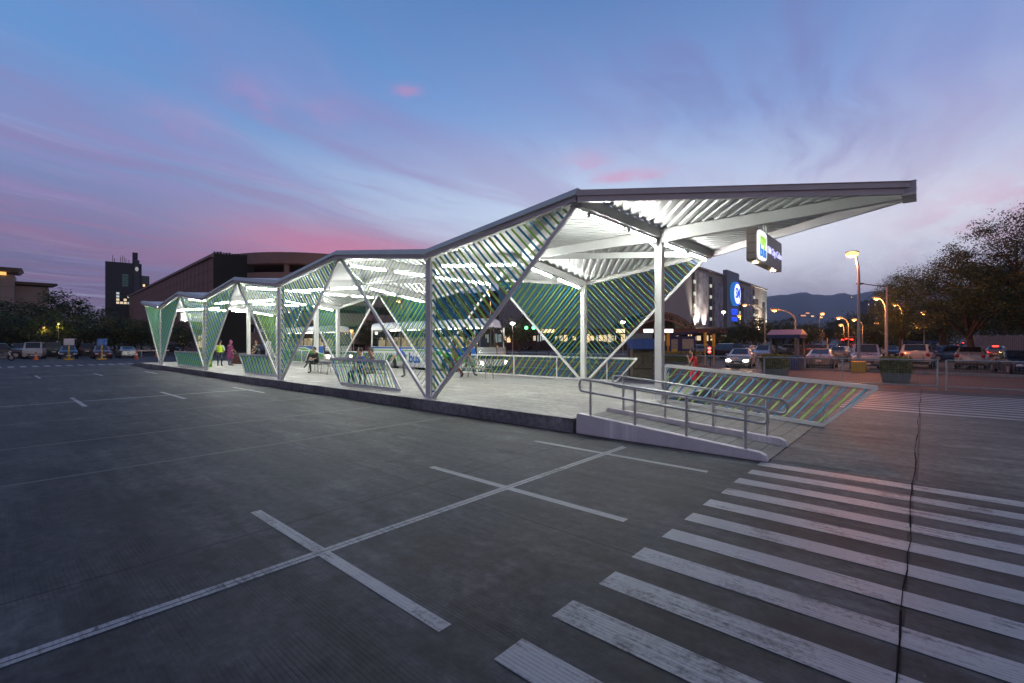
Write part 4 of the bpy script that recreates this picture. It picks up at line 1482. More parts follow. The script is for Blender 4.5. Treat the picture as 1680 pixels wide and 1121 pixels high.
def make_bus(loc, label):
    L, W, zf, zb, zt = 10.3, 2.4, .38, 1.62, 3.2     # nose at x=0, tail at -L; y from 0 (kerb side) to W
    t = thing('city_bus', label, 'bus', loc, 0, 'white buses waiting behind the shelter')
    # lower body, rounded nose
    def nose(y, z):
        u = (y / W - .5) * 2
        return .42 - .42 * abs(u) ** 2.6 - max(0, z - 1.35) * .22
    ys = [W * k / 12 for k in range(13)]

    def ring(z, ins=0.0):
        return [(-L, W - ins, z), (-L, ins, z)] + [(nose(y, z) - .12, ins + y * (1 - 2 * ins / W), z) for y in ys]
    mb = MB()
    mb.loft([ring(zf, .06), ring(zf + .1, .0), ring(1.0), ring(1.35), ring(zb)])
    mb.build('body', BUSW, t, 40)
    mb = MB()
    mb.loft([ring(2.72, .03), ring(2.9, .04), ring(3.08, .1), ring(3.18, .3), ring(3.22, .6)])
    mb.build('roof', BUSW, t, 50)
    # pillars
    xs = [-L + .1, -L + 1.75, -L + 3.4, -L + 5.05, -L + 6.7, -L + 8.35, -1.0, -.25]
    for y in (.02, W - .02):
        for x in xs:
            mb = MB()
            mb.bar((x, y, zb), (x, y + (.03 if y < 1 else -.03), 2.74), .09, .05, up=(0, 1, 0))
            mb.build('pillar', BUSW if x in (xs[0], xs[-1]) else BLACK, t)
    for a, b in zip(xs, xs[1:]):
        for y, s in ((.012, 1), (W - .012, -1)):
            mb = MB()
            mb.quad((a + .04, y, zb + .02), (b - .04, y, zb + .02), (b - .04, y + s * .03, 2.72), (a + .04, y + s * .03, 2.72))
            mb.build('window', BUSG, t, fix=False)
    # windscreen in two panes
    n = 6
    for a0, a1 in ((0, 6), (6, 12)):
        mb = MB()
        for k in range(a0, a1):
            e0 = .03 if k == a0 else 0
            e1 = .03 if k == a1 - 1 else 0
            y0, y1 = ys[k] + e0, ys[k + 1] - e1
            for z0, z1 in ((1.18, 1.62), (1.62, 2.2), (2.2, 2.74)):
                off = .02
                mb.quad((nose(y0, z0) - .12 + off, y0, z0), (nose(y1, z0) - .12 + off, y1, z0), (nose(y1, z1) - .12 + off, y1, z1), (nose(y0, z1) - .12 + off, y0, z1))
        mb.build('windscreen', BUSG, t, 60)
    mb = MB()
    mb.tube([(nose(W / 2, 1.2) - .1, W / 2, 1.15), (nose(W / 2, 2.74) - .1, W / 2, 2.76)], .035, 6)
    for y in (.03, W - .03):
        mb.tube([(nose(y, 1.2) - .1, y, 1.15), (nose(y, 2.74) - .1, y, 2.76)], .05, 6)
    mb.build('windscreen_frame', BLACK, t)
    mb = MB()
    mb.quad((-L - .004, .1, zb + .05), (-L - .004, W - .1, zb + .05), (-L - .004, W - .1, 2.7), (-L - .004, .1, 2.7))
    mb.build('rear_window', CGLASS, t, fix=False)
    # nose trim under the glass
    mb = MB()
    for k in range(12):
        y0, y1 = ys[k], ys[k + 1]
        mb.quad((nose(y0, .9) - .115 + .008, y0, .98), (nose(y1, .9) - .115 + .008, y1, .98), (nose(y1, 1.2) - .112 + .008, y1, 1.2), (nose(y0, 1.2) - .112 + .008, y0, 1.2))
    mb.build('nose_panel', BLACK, t)
    for y in (.3, W - .3):
        mb = MB()
        mb.ball((nose(y, .8) - .14, y, .78), 1, 12, 8, s=(.06, .17, .1))
        mb.build('headlight', HEAD_ON, t, 60)
        point_light('headlight_beam', (nose(y, .8) + .25, y, .78), (1, .8, .55), 14, t, .05, (R(90), (1, 0, -.1)))
    mb = MB()
    mb.box((.32, W / 2, .5), (.06, 1.9, .22))
    mb.build('bumper', BLACK, t)
    # stripes on both sides
    for y, s in ((-.006, -1), (W + .006, 1)):
        mb = MB()
        mb.quad((-L + .02, y, 1.5), (-2.4, y, 1.5), (-2.4, y, 1.6), (-L + .02, y, 1.6))
        mb.quad((-3.2, y, 1.5), (-.15, y, 1.02), (-.15, y, 1.6), (-2.4, y, 1.6))
        mb.build('blue_stripe', BUSB, t)
        mb = MB()
        mb.quad((-L + .02, y, 1.36), (-4.2, y, 1.36), (-4.2, y, 1.42), (-L + .02, y, 1.42))
        mb.add([(-4.6, y - s * .002, 1.42), (-3.3, y - s * .002, 1.42), (-.15, y - s * .002, .95), (-.15, y - s * .002, .55), (-1.5, y - s * .002, .8)], [(0, 1, 2, 3, 4)])
        mb.build('green_stripe', BUSGR, t)
        Z = frame((-6.2, y + s * .004, .92), (1, 0, 0), (0, 0, 1)) if s < 0 else frame((-6.2, y + s * .004, .92), (-1, 0, 0), (0, 0, 1))
        lettering('logo_my', 'my', .82, Z @ Matrix.Translation((-.55, .06, 0)), BUSGR, t, .004, .03)
        lettering('logo_bus', 'bus', .82, Z @ Matrix.Translation((.75, 0, 0)), BUSB, t, .004, .03)
    # wheels
    for x in (-2.35, -7.9):
        for y in (.14, W - .14):
            mb = MB()
            mb.tube([(x, y - .15, .46), (x, y - .13, .46), (x, y + .13, .46), (x, y + .15, .46)], [.42, .46, .46, .42], 22)
            w = mb.build('wheel', TYRE, t, 40)
            mb = MB()
            mb.tube([(x, y - .155, .46), (x, y + .155, .46)], .27, 18)
            mb.build('rim', RIM, w, 40)
            mb = MB()
            yy = .0 if y < 1 else W
            mb.tube([(x, yy - .004, .5), (x, yy + .004, .5)], .6, 24)
            mb.build('wheel_arch', BLACK, t)
    # inside
    mb = MB()
    mb.box((-L / 2, W / 2, .85), (L - .4, W - .2, .06))
    mb.build('floor', BLACK, t)
    for i in range(8):
        x = -L + .9 + i * 1.05
        for y in (.6, W - .6):
            mb = MB()
            mb.box((x, y, 1.3), (.45, .85, .12))
            mb.box((x - .24, y, 1.68), (.12, .85, .75))
            for dy in (-.21, .21):
                mb.ball((x - .24, y + dy, 2.12), .13, 8, 6)
            mb.build('seat', SEAT, t, 40)
    mb = MB()
    mb.box((-1.0, W - .7, 1.35), (.5, .55, .14))
    mb.box((-1.28, W - .7, 1.75), (.14, .55, .8))
    mb.build('driver_seat', mat('dark_seat_cover', (0.03, 0.04, 0.08), .8), t)
    mb = MB()
    mb.tube([(-.48 + .17 * math.sin(a) * .4, W - .7 + .22 * math.cos(a), 1.62 + .22 * math.sin(a)) for a in [2 * PI * k / 16 for k in range(16)]], .02, 6, closed=True)
    mb.build('steering_wheel', BLACK, t)
    for x in (-L + 1.2, -L + 3.2, -L + 5.2, -L + 7.2, -L + 8.9):
        mb = MB()
        mb.box((x, W / 2, 2.7), (1.2, .16, .04))
        mb.build('ceiling_lamp', BUSL, t)
        point_light('bus_lamp', (x, W / 2, 2.55), (1, .9, .72), 26, t, .1)
    for y, s in ((-.02, -1), (W + .02, 1)):
        mb = MB()
        mb.tube([(-.15, y, 2.55), (.18, y + s * .2, 2.5), (.18, y + s * .22, 2.3)], .018, 6)
        mb.box((.18, y + s * .22, 2.1), (.08, .2, .38))
        mb.build('mirror', BLACK, t)
    return t


make_bus((-7.25, 8.95, 0), 'white bus with a blue stripe, its nose past the tall kerb column, nearest the ramp')
make_bus((-24.0, 8.95, 0), 'white bus standing farther back along the platform with its nose between two slatted triangles')


# ------------------------------------------------------------------ motorcycle
def motorcycle(loc, rz):
    t = thing('motorcycle', 'silver motorcycle parked at the left edge of the photo before the white car', 'motorcycle', loc, rz)
    for x in (-.62, .62):
        mb = MB()
        mb.tube([(x + .25 * math.cos(a), 0, .3 + .25 * math.sin(a)) for a in [2 * PI * k / 20 for k in range(20)]], .055, 8, closed=True)
        w = mb.build('wheel', TYRE, t, 60)
        mb = MB()
        mb.tube([(x, -.03, .3), (x, .03, .3)], .15, 14)
        mb.build('rim', RIM, w)
    mb = MB()
    mb.tube([(.62, -.07, .3), (.42, -.07, .92)], .025, 8)
    mb.tube([(.62, .07, .3), (.42, .07, .92)], .025, 8)
    mb.build('fork', CHROME, t)
    mb = MB()
    mb.loft([[(.5, -.08, .6), (.5, .08, .6), (.46, .1, .85), (.46, -.1, .85)], [(.2, -.14, .45), (.2, .14, .45), (.2, .16, .85), (.2, -.16, .85)], [(-.3, -.13, .42), (-.3, .13, .42), (-.35, .14, .72), (-.35, -.14, .72)], [(-.85, -.08, .62), (-.85, .08, .62), (-.9, .09, .8), (-.9, -.09, .8)]])
    mb.build('body', P_SILVER, t, 40, True, .02)
    mb = MB()
    mb.box((-.32, 0, .81), (.85, .26, .1))
    mb.build('saddle', BLACK, t, None, True, .04)
    mb = MB()
    mb.tube([(.36, -.34, 1.04), (.44, -.15, .98), (.44, .15, .98), (.36, .34, 1.04)], .018, 8)
    mb.build('handlebar', BLACK, t)
    mb = MB()
    mb.box((0, 0, .36), (.45, .24, .26))
    mb.build('engine', GALV, t, None, True, .04)
    mb = MB()
    mb.ball((.52, 0, .9), .1, 10, 8)
    mb.build('headlight', HEADL, t, 60)
    mb = MB()
    mb.tube([(-.05, .12, .3), (-.12, .3, .01)], .014, 6)
    mb.build('kickstand', BLACK, t)


motorcycle(at(6, 592), R(60))
# ------------------------------------------------------------------ street furniture near the shelter
SLATW = mat('grey_bench_metal', (0.3, 0.3, 0.3), 0.4, metal=0.6, var=0.1)


def bench(loc, rz, label):
    t = thing('bench', label, 'bench', loc, rz, 'steel benches on the platform')
    mb = MB()
    for i in range(6):
        mb.box((0, -.2 + i * .08, .44), (1.5, .055, .025))
    mb.build('seat', SLATW, t)
    mb = MB()
    for z in (.55, .84):
        mb.bar((-.75, .27 + (z - .5) * .2, z), (.75, .27 + (z - .5) * .2, z), .03, .03)
    for i in range(15):
        x = -.72 + i * 1.44 / 14
        mb.bar((x, .28, .55), (x, .34, .84), .05, .012, up=(0, 1, 0))
    mb.build('backrest', SLATW, t)
    for x in (-.68, .68):
        for y in (-.2, .24):
            mb = MB()
            mb.tube([(x, y, .43), (x * 1.05, y * 1.3, 0)], .02, 8)
            mb.build('leg', SLATW, t)
        mb = MB()
        mb.tube([(x, -.22, .43), (x, -.22, .64), (x, .28, .66)], .02, 8)
        mb.build('armrest', SLATW, t)


def on(x, y):
    return at(x, y, ZP)


bench((-4.5, 6.2, ZP), R(8), 'steel bench with a slatted back before the nearer bus wheel, empty')
bench((-5.3, 1.35, ZP), R(0), 'steel bench with two seated people just behind the nearest kerbside slatted fence')
bench((-10.8, 3.2, ZP), R(20), 'steel bench left of the interior column in the middle of the shelter')
bench((-13.6, 3.4, ZP), R(0), 'steel bench where one person sits cross legged near the middle column')

# litter bin
BING = mat('green_bin_plastic', (0.06, 0.36, 0.03), 0.45, var=0.06)
t = thing('litter_bin', 'bright green litter bin with a yellow round emblem on the far kerb', 'litter bin', (-24.3, 1.1, ZP), R(25))
mb = MB()
mb.loft([[(-.27, -.25, 0), (.27, -.25, 0), (.27, .25, 0), (-.27, .25, 0)], [(-.3, -.28, .78), (.3, -.28, .78), (.3, .28, .78), (-.3, .28, .78)]])
b = mb.build('body', BING, t, None, True, .03)
mb = MB()
mb.box((0, 0, .81), (.64, .6, .06))
mb.build('lid', BING, t, None, True, .02)
for rz in (0, PI / 2):
    M = Matrix.Rotation(rz, 4, 'Z')
    d = .275 if rz == 0 else .295
    mb = MB()
    mb.tube([M @ V((0, -d - .012, .3)), M @ V((0, -d - .002, .3))], .13, 20)
    mb.build('emblem', mat('yellow_emblem', (0.6, 0.5, 0.02), .5, var=0), b)
    mb = MB()
    mb.tube([M @ V((0, -d - .016, .3)), M @ V((0, -d - .012, .3))], .07, 16)
    mb.box(M @ V((0, -d - .02, .58)), (.2, .012, .16), rz=rz)
    mb.build('emblem', mat('pale_emblem', (0.35, 0.6, 0.25), .5, var=0), b)

# vending table with skirt, board, stall
t = thing('table', 'table with a brown pleated skirt at the far end of the platform', 'table', (-27.2, 4.3, ZP), R(10))
mb = MB()
mb.box((0, 0, .74), (1.7, .8, .03))
mb.build('tabletop', mat('dark_tabletop', (0.06, 0.04, 0.035), .5), t)
mb = MB()
pts = []
for k in range(121):
    s = k / 120 * 4.6
    a = .015 * math.sin(s * 42)
    if s < 1.65:
        pts.append((-.82 + s, -.39 + a))
    elif s < 2.35:
        pts.append((.83 + a, -.39 + s - 1.65))
    elif s < 4.0:
        pts.append((.83 - (s - 2.35), .37 + a))
    else:
        pts.append((-.82 + a, .37 - (s - 4.0)))
mb.loft([[(x * 1.03, y * 1.03, .02) for x, y in pts], [(x, y, .735) for x, y in pts]], cap=False)
mb.build('skirt', mat('brown_cloth', (0.07, 0.022, 0.018), .85, var=.25, scale=12), t)
t = thing('notice_board', 'white standing board behind the people at the skirted table', 'board', (-27.0, 6.0, ZP), R(-40))
mb = MB()
mb.box((0, 0, 1.15), (1.1, .04, 1.1))
mb.build('panel', mat('white_board', (0.65, 0.65, 0.66), .5, var=.04), t)
for x in (-.5, .5):
    mb = MB()
    mb.tube([(x, 0, 0), (x, 0, 1.7)], .02, 8)
    mb.build('leg', GALV, t)
t = thing('portable_stall', 'blue panelled stall beyond the far end of the platform', 'stall', (-35.5, 12.5, 0), R(-48))
mb = MB()
mb.box((0, 0, 1.0), (2.4, 1.6, 2.0))
mb.build('panel', mat('blue_stall_panel', (0.01, 0.12, 0.42), .5, var=.08), t, None, True, .03)
mb = MB()
mb.box((0, 0, 2.06), (2.7, 1.9, .1))
mb.build('roof', mat('dark_stall_roof', (0.03, 0.03, 0.05), .6), t)
mb = MB()
mb.box((.2, -.82, 1.25), (.8, .03, .8))
mb.build('hatch', mat('pale_hatch', (0.4, 0.42, 0.45), .5), t)

# cones and notice stands on the left lot
ORANGE = mat('orange_cone', (0.5, 0.09, 0.02), .5, var=.1)


def cone(p, label):
    t = thing('traffic_cone', label, 'cone', p, 0, 'orange traffic cones on the lot')
    mb = MB()
    mb.box((0, 0, .025), (.5, .5, .05))
    mb.build('base', ORANGE, t)
    mb = MB()
    mb.tube([(0, 0, .05), (0, 0, .42), (0, 0, .6), (0, 0, .9)], [.19, .12, .09, .035], 16)
    mb.build('body', ORANGE, t, 50)
    mb = MB()
    mb.tube([(0, 0, .45), (0, 0, .6)], [.119, .095], 16, cap=False)
    mb.build('band', mat('reflective_band', (0.6, 0.6, 0.6), .4, var=.1), t, 50)


cone(at(59, 591), 'orange traffic cone in front of the boxy white van')
cone(at(224, 589), 'orange traffic cone at the tail of the silver sedan')
cone(at(257, 585.5), 'orange traffic cone close to the far end of the shelter')
YEL = mat('yellow_post_paint', (0.5, 0.3, 0.02), .5, var=.12)


def board_stand(p, pm, label):
    t = thing('sign_stand', label, 'sign', p, R(5), 'notice boards on yellow stands')
    mb = MB()
    mb.box((0, 0, .09), (.75, .75, .16))
    mb.build('base', YEL, t, None, True, .04)
    mb = MB()
    mb.tube([(0, 0, .15), (0, 0, 1.75)], .07, 10)
    mb.build('post', YEL, t)
    mb = MB()
    mb.box((.1, 0, 1.95), (.05, .85, .7))
    mb.build('board', pm, t, None, True, .01)


board_stand(at(113, 591), mat('white_notice', (0.5, 0.5, 0.55), .5, var=.08), 'white notice board on a yellow stand before the dark blue hatchback')
board_stand(at(167, 591), mat('blue_notice', (0.02, 0.12, 0.4), .5, var=.08), 'blue notice board on a yellow stand before the dark red hatchback')

# low white barrier bar beside the shelter tip
t = thing('barrier_bar', 'pale horizontal barrier bar lying low left of the shelter tip', 'barrier', at(252, 585, 0), R(70))
mb = MB()
mb.box((0, 0, .8), (3.4, .1, .16))
mb.build('bar', mat('pale_bar', (0.6, 0.58, 0.52), .5), t)
for x in (-1.3, 1.3):
    mb = MB()
    mb.box((x, 0, .36), (.1, .4, .72))
    mb.build('leg', GALV, t)

# ------------------------------------------------------------------ mesh fence along the service road
MESHM = mat('fence_wire', (0.2, 0.21, 0.22), .5, metal=.4, var=.1)


def mesh_panel(x0, x1, y, label):
    t = thing('mesh_fence', label, 'fence', (x0, y, 0), 0, 'galvanised mesh fence panels along the service road')
    L = x1 - x0
    for x in (0.03, L - .03):
        mb = MB()
        mb.tube([(x, 0, 0), (x, 0, 1.2)], .038, 10)
        mb.build('post', GALV, t, 50)
    mid = [L * k / round(L / 3.1) for k in range(1, round(L / 3.1))]
    for x in mid:
        mb = MB()
        mb.tube([(x, 0, 0), (x, 0, 1.18)], .03, 8)
        mb.build('post', GALV, t, 50)
    for z in (1.19, .16):
        mb = MB()
        mb.tube([(.03, 0, z), (L - .03, 0, z)], .03, 8)
        mb.build('rail', GALV, t, 50)
    mb = MB()
    n = int(L / .1)
    for i in range(n + 1):
        x = .04 + (L - .08) * i / n
        mb.bar((x, .006, .17), (x, .006, 1.18), .008, .008, up=(0, 1, 0))
    for k in range(10):
        z = .22 + k * .1
        mb.bar((.04, -.006, z), (L - .04, -.006, z), .008, .008)
    mb.build('wire_mesh', MESHM, t, fix=False)


FY = 16.5
for (a, b, lb) in ((11.2, 17.6, 'mesh fence panel at the right edge of the photo before the silver wagon'),
                   (4.75, 11.0, 'mesh fence panel in front of the silver sedan and the tall orange lamp'),
                   (-1.7, 4.55, 'mesh fence panel behind the woman in red and the car with blazing headlights'),
                   (-8.1, -1.9, 'mesh fence panel behind the blue shed awning'),
                   (-14.6, -8.3, 'mesh fence panel behind the nose of the nearer bus')):
    mesh_panel(a, b, FY, lb)

# planters with clipped hedges
HEDGE = [mat('hedge_leaf', (0.11, 0.12, 0.025), .6, var=.3), mat('hedge_leaf_yellow', (0.26, 0.2, 0.02), .6, var=.3)]


def leafball(mb, n, box, size, mi_fn, rnd):
    for _ in range(n):
        x, y, z = [rnd.uniform(-1, 1) for _ in range(3)]
        k = rnd.choice((0, 1, 2, 3))
        if k == 0:
            x = math.copysign(rnd.uniform(.8, 1.05), x)
        elif k == 1:
            y = math.copysign(rnd.uniform(.8, 1.05), y)
        elif k == 2:
            z = rnd.uniform(.8, 1.08)
        p = V((x * box[0] / 2, y * box[1] / 2, z * box[2] / 2))
        a = V((rnd.gauss(0, 1), rnd.gauss(0, 1), rnd.gauss(0, 1))).normalized()
        b = a.orthogonal().normalized()
        s = size * rnd.uniform(.6, 1.3)
        mb.add([p - a * s, p + b * s * .5, p + a * s, p - b * s * .5], [(0, 1, 2, 3)], mi_fn(z, rnd))


def planter(p, L, label, rz=0.0):
    t = thing('planter', label, 'planter', p, rz, 'concrete planters with clipped hedges')
    t.scale = (1, 1, .86)
    mb = MB()
    mb.loft([[(-L / 2 + .08, -.4, 0), (L / 2 - .08, -.4, 0), (L / 2 - .08, .4, 0), (-L / 2 + .08, .4, 0)], [(-L / 2, -.45, .5), (L / 2, -.45, .5), (L / 2, .45, .5), (-L / 2, .45, .5)]])
    mb.build('box', mat('grey_planter', (0.14, 0.14, 0.15), .7, var=.2), t, None, True, .03)
    rnd = random.Random(int(p[0] * 10))
    mb = MB()
    mb.box((0, 0, -.04), (L * .84, .68, .66))
    leafball(mb, 1900, (L * .98, .9, .9), .075, lambda z, r: 1 if (z > .6 and r.random() < .75) or r.random() < .25 else 0, rnd)
    for i in range(len(mb.v)):
        mb.v[i] = mb.v[i] + V((0, 0, .92))
    mb.build('hedge', HEDGE, t, fix=False)


planter(at(1272, 617, 0), 1.25, 'square planter with a yellow topped hedge near the guard booth')
planter(at(1470, 627, 0), 1.15, 'planter with a clipped hedge in front of the SUV with the spare wheel')
planter(at(1112, 603, 0), 3.4, 'long planter with a dark hedge in front of the blue guard booth')

# ------------------------------------------------------------------ booths, shed, posts
NAVY = mat('navy_booth_paint', (0.02, 0.03, 0.11), .5, var=.1)
BGL = glass_mat('booth_glass', (0.75, 0.75, 0.72), .8)
PURP = mat('purple_grey_roof', (0.16, 0.14, 0.22), .5, var=.1)


def glass_booth(p, rz):
    t = thing('guard_booth', 'guard booth with a big window, navy skirt and purple grey roof beside the square planter', 'booth', p, rz)
    w, d = 1.75, 1.6
    mb = MB()
    mb.box((0, 0, .5), (w, d, 1.0))
    mb.build('base', NAVY, t, None, True, .02)
    for x in (-1, 1):
        for y in (-1, 1):
            mb = MB()
            mb.box((x * (w / 2 - .06), y * (d / 2 - .06), 1.6), (.12, .12, 1.2))
            mb.build('corner_post', mat('grey_booth_post', (0.18, 0.17, 0.18), .6), t)
    for (a, b) in (((-1, -1), (1, -1)), ((1, -1), (1, 1)), ((1, 1), (-1, 1)), ((-1, 1), (-1, -1))):
        mb = MB()
        A, B = V((a[0] * (w / 2 - .05), a[1] * (d / 2 - .05), 0)), V((b[0] * (w / 2 - .05), b[1] * (d / 2 - .05), 0))
        mb.quad(A + V((0, 0, 1.02)), B + V((0, 0, 1.02)), B + V((0, 0, 2.18)), A + V((0, 0, 2.18)))
        mb.build('window', BGL, t, fix=False)
    mb = MB()
    mb.box((0, 0, 2.3), (w + .25, d + .25, .24))
    mb.build('frieze', NAVY, t)
    mb = MB()
    a, b = (w + .35) / 2, (d + .35) / 2
    mb.loft([[(-a, -b, 2.42), (a, -b, 2.42), (a, b, 2.42), (-a, b, 2.42)], [(-a * .88, -b * .2, 2.78), (a * .88, -b * .2, 2.78), (a * .88, b * .2, 2.78), (-a * .88, b * .2, 2.78)]])
    mb.build('roof', PURP, t)


glass_booth(at(1291, 607), R(-2))


def blue_booth(p, rz):
    t = thing('guard_booth', 'solid navy guard booth with two pale posters behind the woman in red', 'booth', p, rz)
    mb = MB()
    mb.box((0, 0, 1.25), (2.5, 2.0, 2.5))
    mb.build('wall', NAVY, t, None, True, .03)
    mb = MB()
    mb.add([(-1.4, -1.2, 2.45), (1.4, -1.2, 2.75), (1.4, 1.2, 2.75), (-1.4, 1.2, 2.45), (-1.4, -1.2, 2.6), (1.4, -1.2, 2.95), (1.4, 1.2, 2.95), (-1.4, 1.2, 2.6)], [(0, 3, 2, 1), (4, 5, 6, 7), (0, 1, 5, 4), (1, 2, 6, 5), (2, 3, 7, 6), (3, 0, 4, 7)])
    mb.build('roof', NAVY, t)
    mb = MB()
    mb.box((.55, -1.012, 1.75), (1.0, .02, .95))
    mb.build('poster', mat('pale_poster', (0.3, 0.3, 0.25), .6, var=.25, scale=5), t)
    mb = MB()
    mb.box((-.65, -1.012, 1.5), (.6, .02, 1.4))
    mb.build('poster', mat('pale_poster'
                           '_tall', (0.26, 0.26, 0.22), .6, var=.3, scale=4), t)
    mb = MB()
    mb.box((-.65, -1.03, 1.0), (.42, .02, .5))
    mb.build('poster_figure', mat('yellow_poster_figure', (0.5, 0.4, 0.02), .6, var=.2), t)


blue_booth(at(1119, 594), R(20))

# shed with awning behind the ramp
t = thing('vendor_shed', 'weathered plywood shed with a blue corrugated awning behind the ramp', 'shed', at(1047, 621, 0) + V((-.2, .4, 0)), R(35))
t.scale = (.62, .8, 1.0)
mb = MB()
mb.box((.3, .2, .85), (1.7, 1.4, 1.7))
mb.build('wall', mat('weathered_plywood', (0.14, 0.12, 0.085), .8, var=.35, scale=4, bump=.3), t)
mb = MB()
mb.box((.35, 1.1, 1.2), (2.2, .06, 2.4))
mb.build('back_panel', mat('grey_corrugated_panel', (0.17, 0.17, 0.18), .5, metal=.3, var=.2), t)
mb = MB()
for i in range(9):
    x = -1.0 + i * .28
    mb.add([(x, -1.35, 1.55), (x + .2, -1.35, 1.55), (x + .2, .5, 2.1), (x, .5, 2.1)], [(0, 1, 2, 3)], 0)
    mb.add([(x + .2, -1.35, 1.55), (x + .24, -1.35, 1.6), (x + .24, .5, 2.15), (x + .2, .5, 2.1)], [(0, 1, 2, 3)], 0)
    mb.add([(x + .24, -1.35, 1.6), (x + .28, -1.35, 1.55), (x + .28, .5, 2.1), (x + .24, .5, 2.15)], [(0, 1, 2, 3)], 0)
mb.build('awning', mat('blue_awning_sheet', (0.05, 0.06, 0.16), .45, metal=.2, var=.2), t)
for x in (-.95, 1.4):
    mb = MB()
    mb.tube([(x, -1.3, 0), (x, -1.3, 1.58)], .03, 8)
    mb.build('post', mat('dark_wood_post', (0.05, 0.04, 0.03), .8), t)
mb = MB()
mb.box((.3, -.51, .5), (1.5, .03, .06))
mb.box((.3, -.51, .9), (.05, .03, .75))
mb.build('batten', mat('dark_batten', (0.06, 0.045, 0.035), .8), t)


# yellow bollards, ticket lights
def yellow_post(p, h, label):
    t = thing('yellow_post', label, 'bollard', p, 0, 'yellow posts at the lot entrance')
    mb = MB()
    mb.tube([(0, 0, 0), (0, 0, h - .7)], .06, 8)
    mb.build('post', YEL, t)
    for dy in (-.17, .0, .17):
        mb = MB()
        mb.box((0, dy, h - .45), (.1, .12, 1.1))
        mb.build('slat', YEL, t)


yellow_post(at(1157, 600), 2.6, 'tall yellow slatted post left of the red signal light')
yellow_post(at(1171, 599), 2.5, 'tall yellow slatted post right of the red signal light')
yellow_post(at(1096, 598), 2.6, 'tall yellow slatted post between the column and the blue guard booth')
yellow_post(at(1357, 585), 2.4, 'thin yellow post beside the grey hatchback')
t = thing('signal_light', 'small traffic signal showing two red lights between the yellow posts', 'traffic light', at(1165, 601))
mb = MB()
mb.tube([(0, 0, 0), (0, 0, 1.0)], .05, 8)
mb.build('post', BLACK, t)
mb = MB()
mb.box((0, 0, 1.3), (.25, .25, .75))
mb.build('housing', BLACK, t)
REDL = emis('red_signal', (1, .04, .03), 12)
GRNL = emis('green_signal', (.05, 1, .25), 8)
for z in (1.16, 1.42):
    mb = MB()
    mb.tube([(.0, -.13, z), (0, -.17, z)], .11, 12)
    mb.build('lens', REDL, t)


# ------------------------------------------------------------------ street lamps
POLE = mat('lamp_pole_paint', (0.35, 0.33, 0.32), .5, metal=.2, var=.1)


def street_lamp(p, h, arm, rz, label, watts=500, r=.22, base=False, lens=None, col=(1, .36, .08), pr=.075):
    t = thing('street_lamp', label, 'street lamp', p, rz, 'street lamps round the parking lots')
    mb = MB()
    if abs(arm) > .1:
        pts = [(0, 0, 0), (0, 0, h * .8)] + [(arm * .9 * (1 - math.cos(a)), 0, h * .8 + h * .2 * math.sin(a)) for a in (R(25), R(50), R(70), R(84))]
        rr = [pr * 1.2, pr, pr * .9, pr * .8, pr * .7, pr * .6]
    else:
        pts, rr = [(0, 0, 0), (0, 0, h * .5), (0, 0, h)], [pr * 1.2, pr, pr * .8]
    mb.tube(pts, rr, 10)
    mb.build('pole', POLE, t, 50)
    mb = MB()
    mb.ball((arm, 0, h + .06), 1, 12, 8, s=(.38, .17, .1))
    mb.build('lamp_head', POLE, t, 60)
    mb = MB()
    mb.ball((arm, 0, h - .06), 1, 12, 8, s=(r * 1.3, r, r * .75))
    mb.build('lamp', lens or SODIUM, t, 60)
    if base:
        mb = MB()
        mb.box((0, 0, .35), (.75, .75, .7))
        mb.build('footing', YEL, t, None, True, .04)
    if watts:
        point_light('lamp_light', (arm, 0, h - r - .25), col, watts, t, .12)


street_lamp(at(1409, 611), 7.6, -.35, 0, 'tall lit orange lamp on a pale pole with a yellow footing', 1700, .27, True, lens=SODNEAR, col=(1, .27, .06))
lamps = [
    (1305, 42, 513, 508, -1.9, 'orange lamp on a long arm rising over the guard booth roof', 500),
    (1255, 70, 506, 500, -3.0, 'orange lamp on a long arm in front of the mall sign tower', 500),
    (1344, 75, 520, 514, .5, 'orange lamp above the champagne sedan against the hill', 400),
    (1392, 62, 528, 521, -1.3, 'orange lamp left of the tall pale pole, low over the trees', 400),
    (1385, 85, 538, 533, -.6, 'small orange lamp lowest to the left of the tall pale pole', 300),
    (1415, 62, 531, 524, -1.1, 'orange lamp close to the right of the tall pale pole', 400),
    (1447, 80, 535, 530, -.9, 'orange lamp below the distant tower block', 350),
    (1453, 40, 494, 489, -.8, 'orange lamp on a grey pole at the left edge of the big tree', 900),
    (1480, 46, 504, 499, -.7, 'orange lamp on a pale pole under the big tree', 900),
    (1516, 60, 518, 511, -.2, 'orange lamp glowing under the middle of the big tree', 700),
    (1505, 80, 523, 519, -.1, 'smaller orange lamp left of the one under the big tree', 300),
    (1588, 70, 532, 528, -.1, 'dim orange lamp showing through leaves by the big tree trunk', 300),
    (1215, 100, 522, 518, -.3, 'small orange lamp at the foot of the mall', 300),
    (805, 48, 484, 479, -.4, 'orange lamp showing through the nearest slatted triangle', 3200),
    (660, 60, 498, 493, -.5, 'orange lamp seen under the roof above the nearer bus', 900),
    (480, 75, 515, 511, -.6, 'orange lamp showing through slats left of the kerb column second from the ramp', 500),
    (580, 70, 546, 542, -.3, 'low orange lamp in the gap between the two buses', 300),
]
for (x, F, ya, yl, arm, lb, w) in lamps:
    p = far(x, F)
    street_lamp(p, hz(yl, F), arm, YAW, lb, w * (1.0 if F > 50 else .6), .07 + F * .0027, lens=SODIUM, pr=.06)
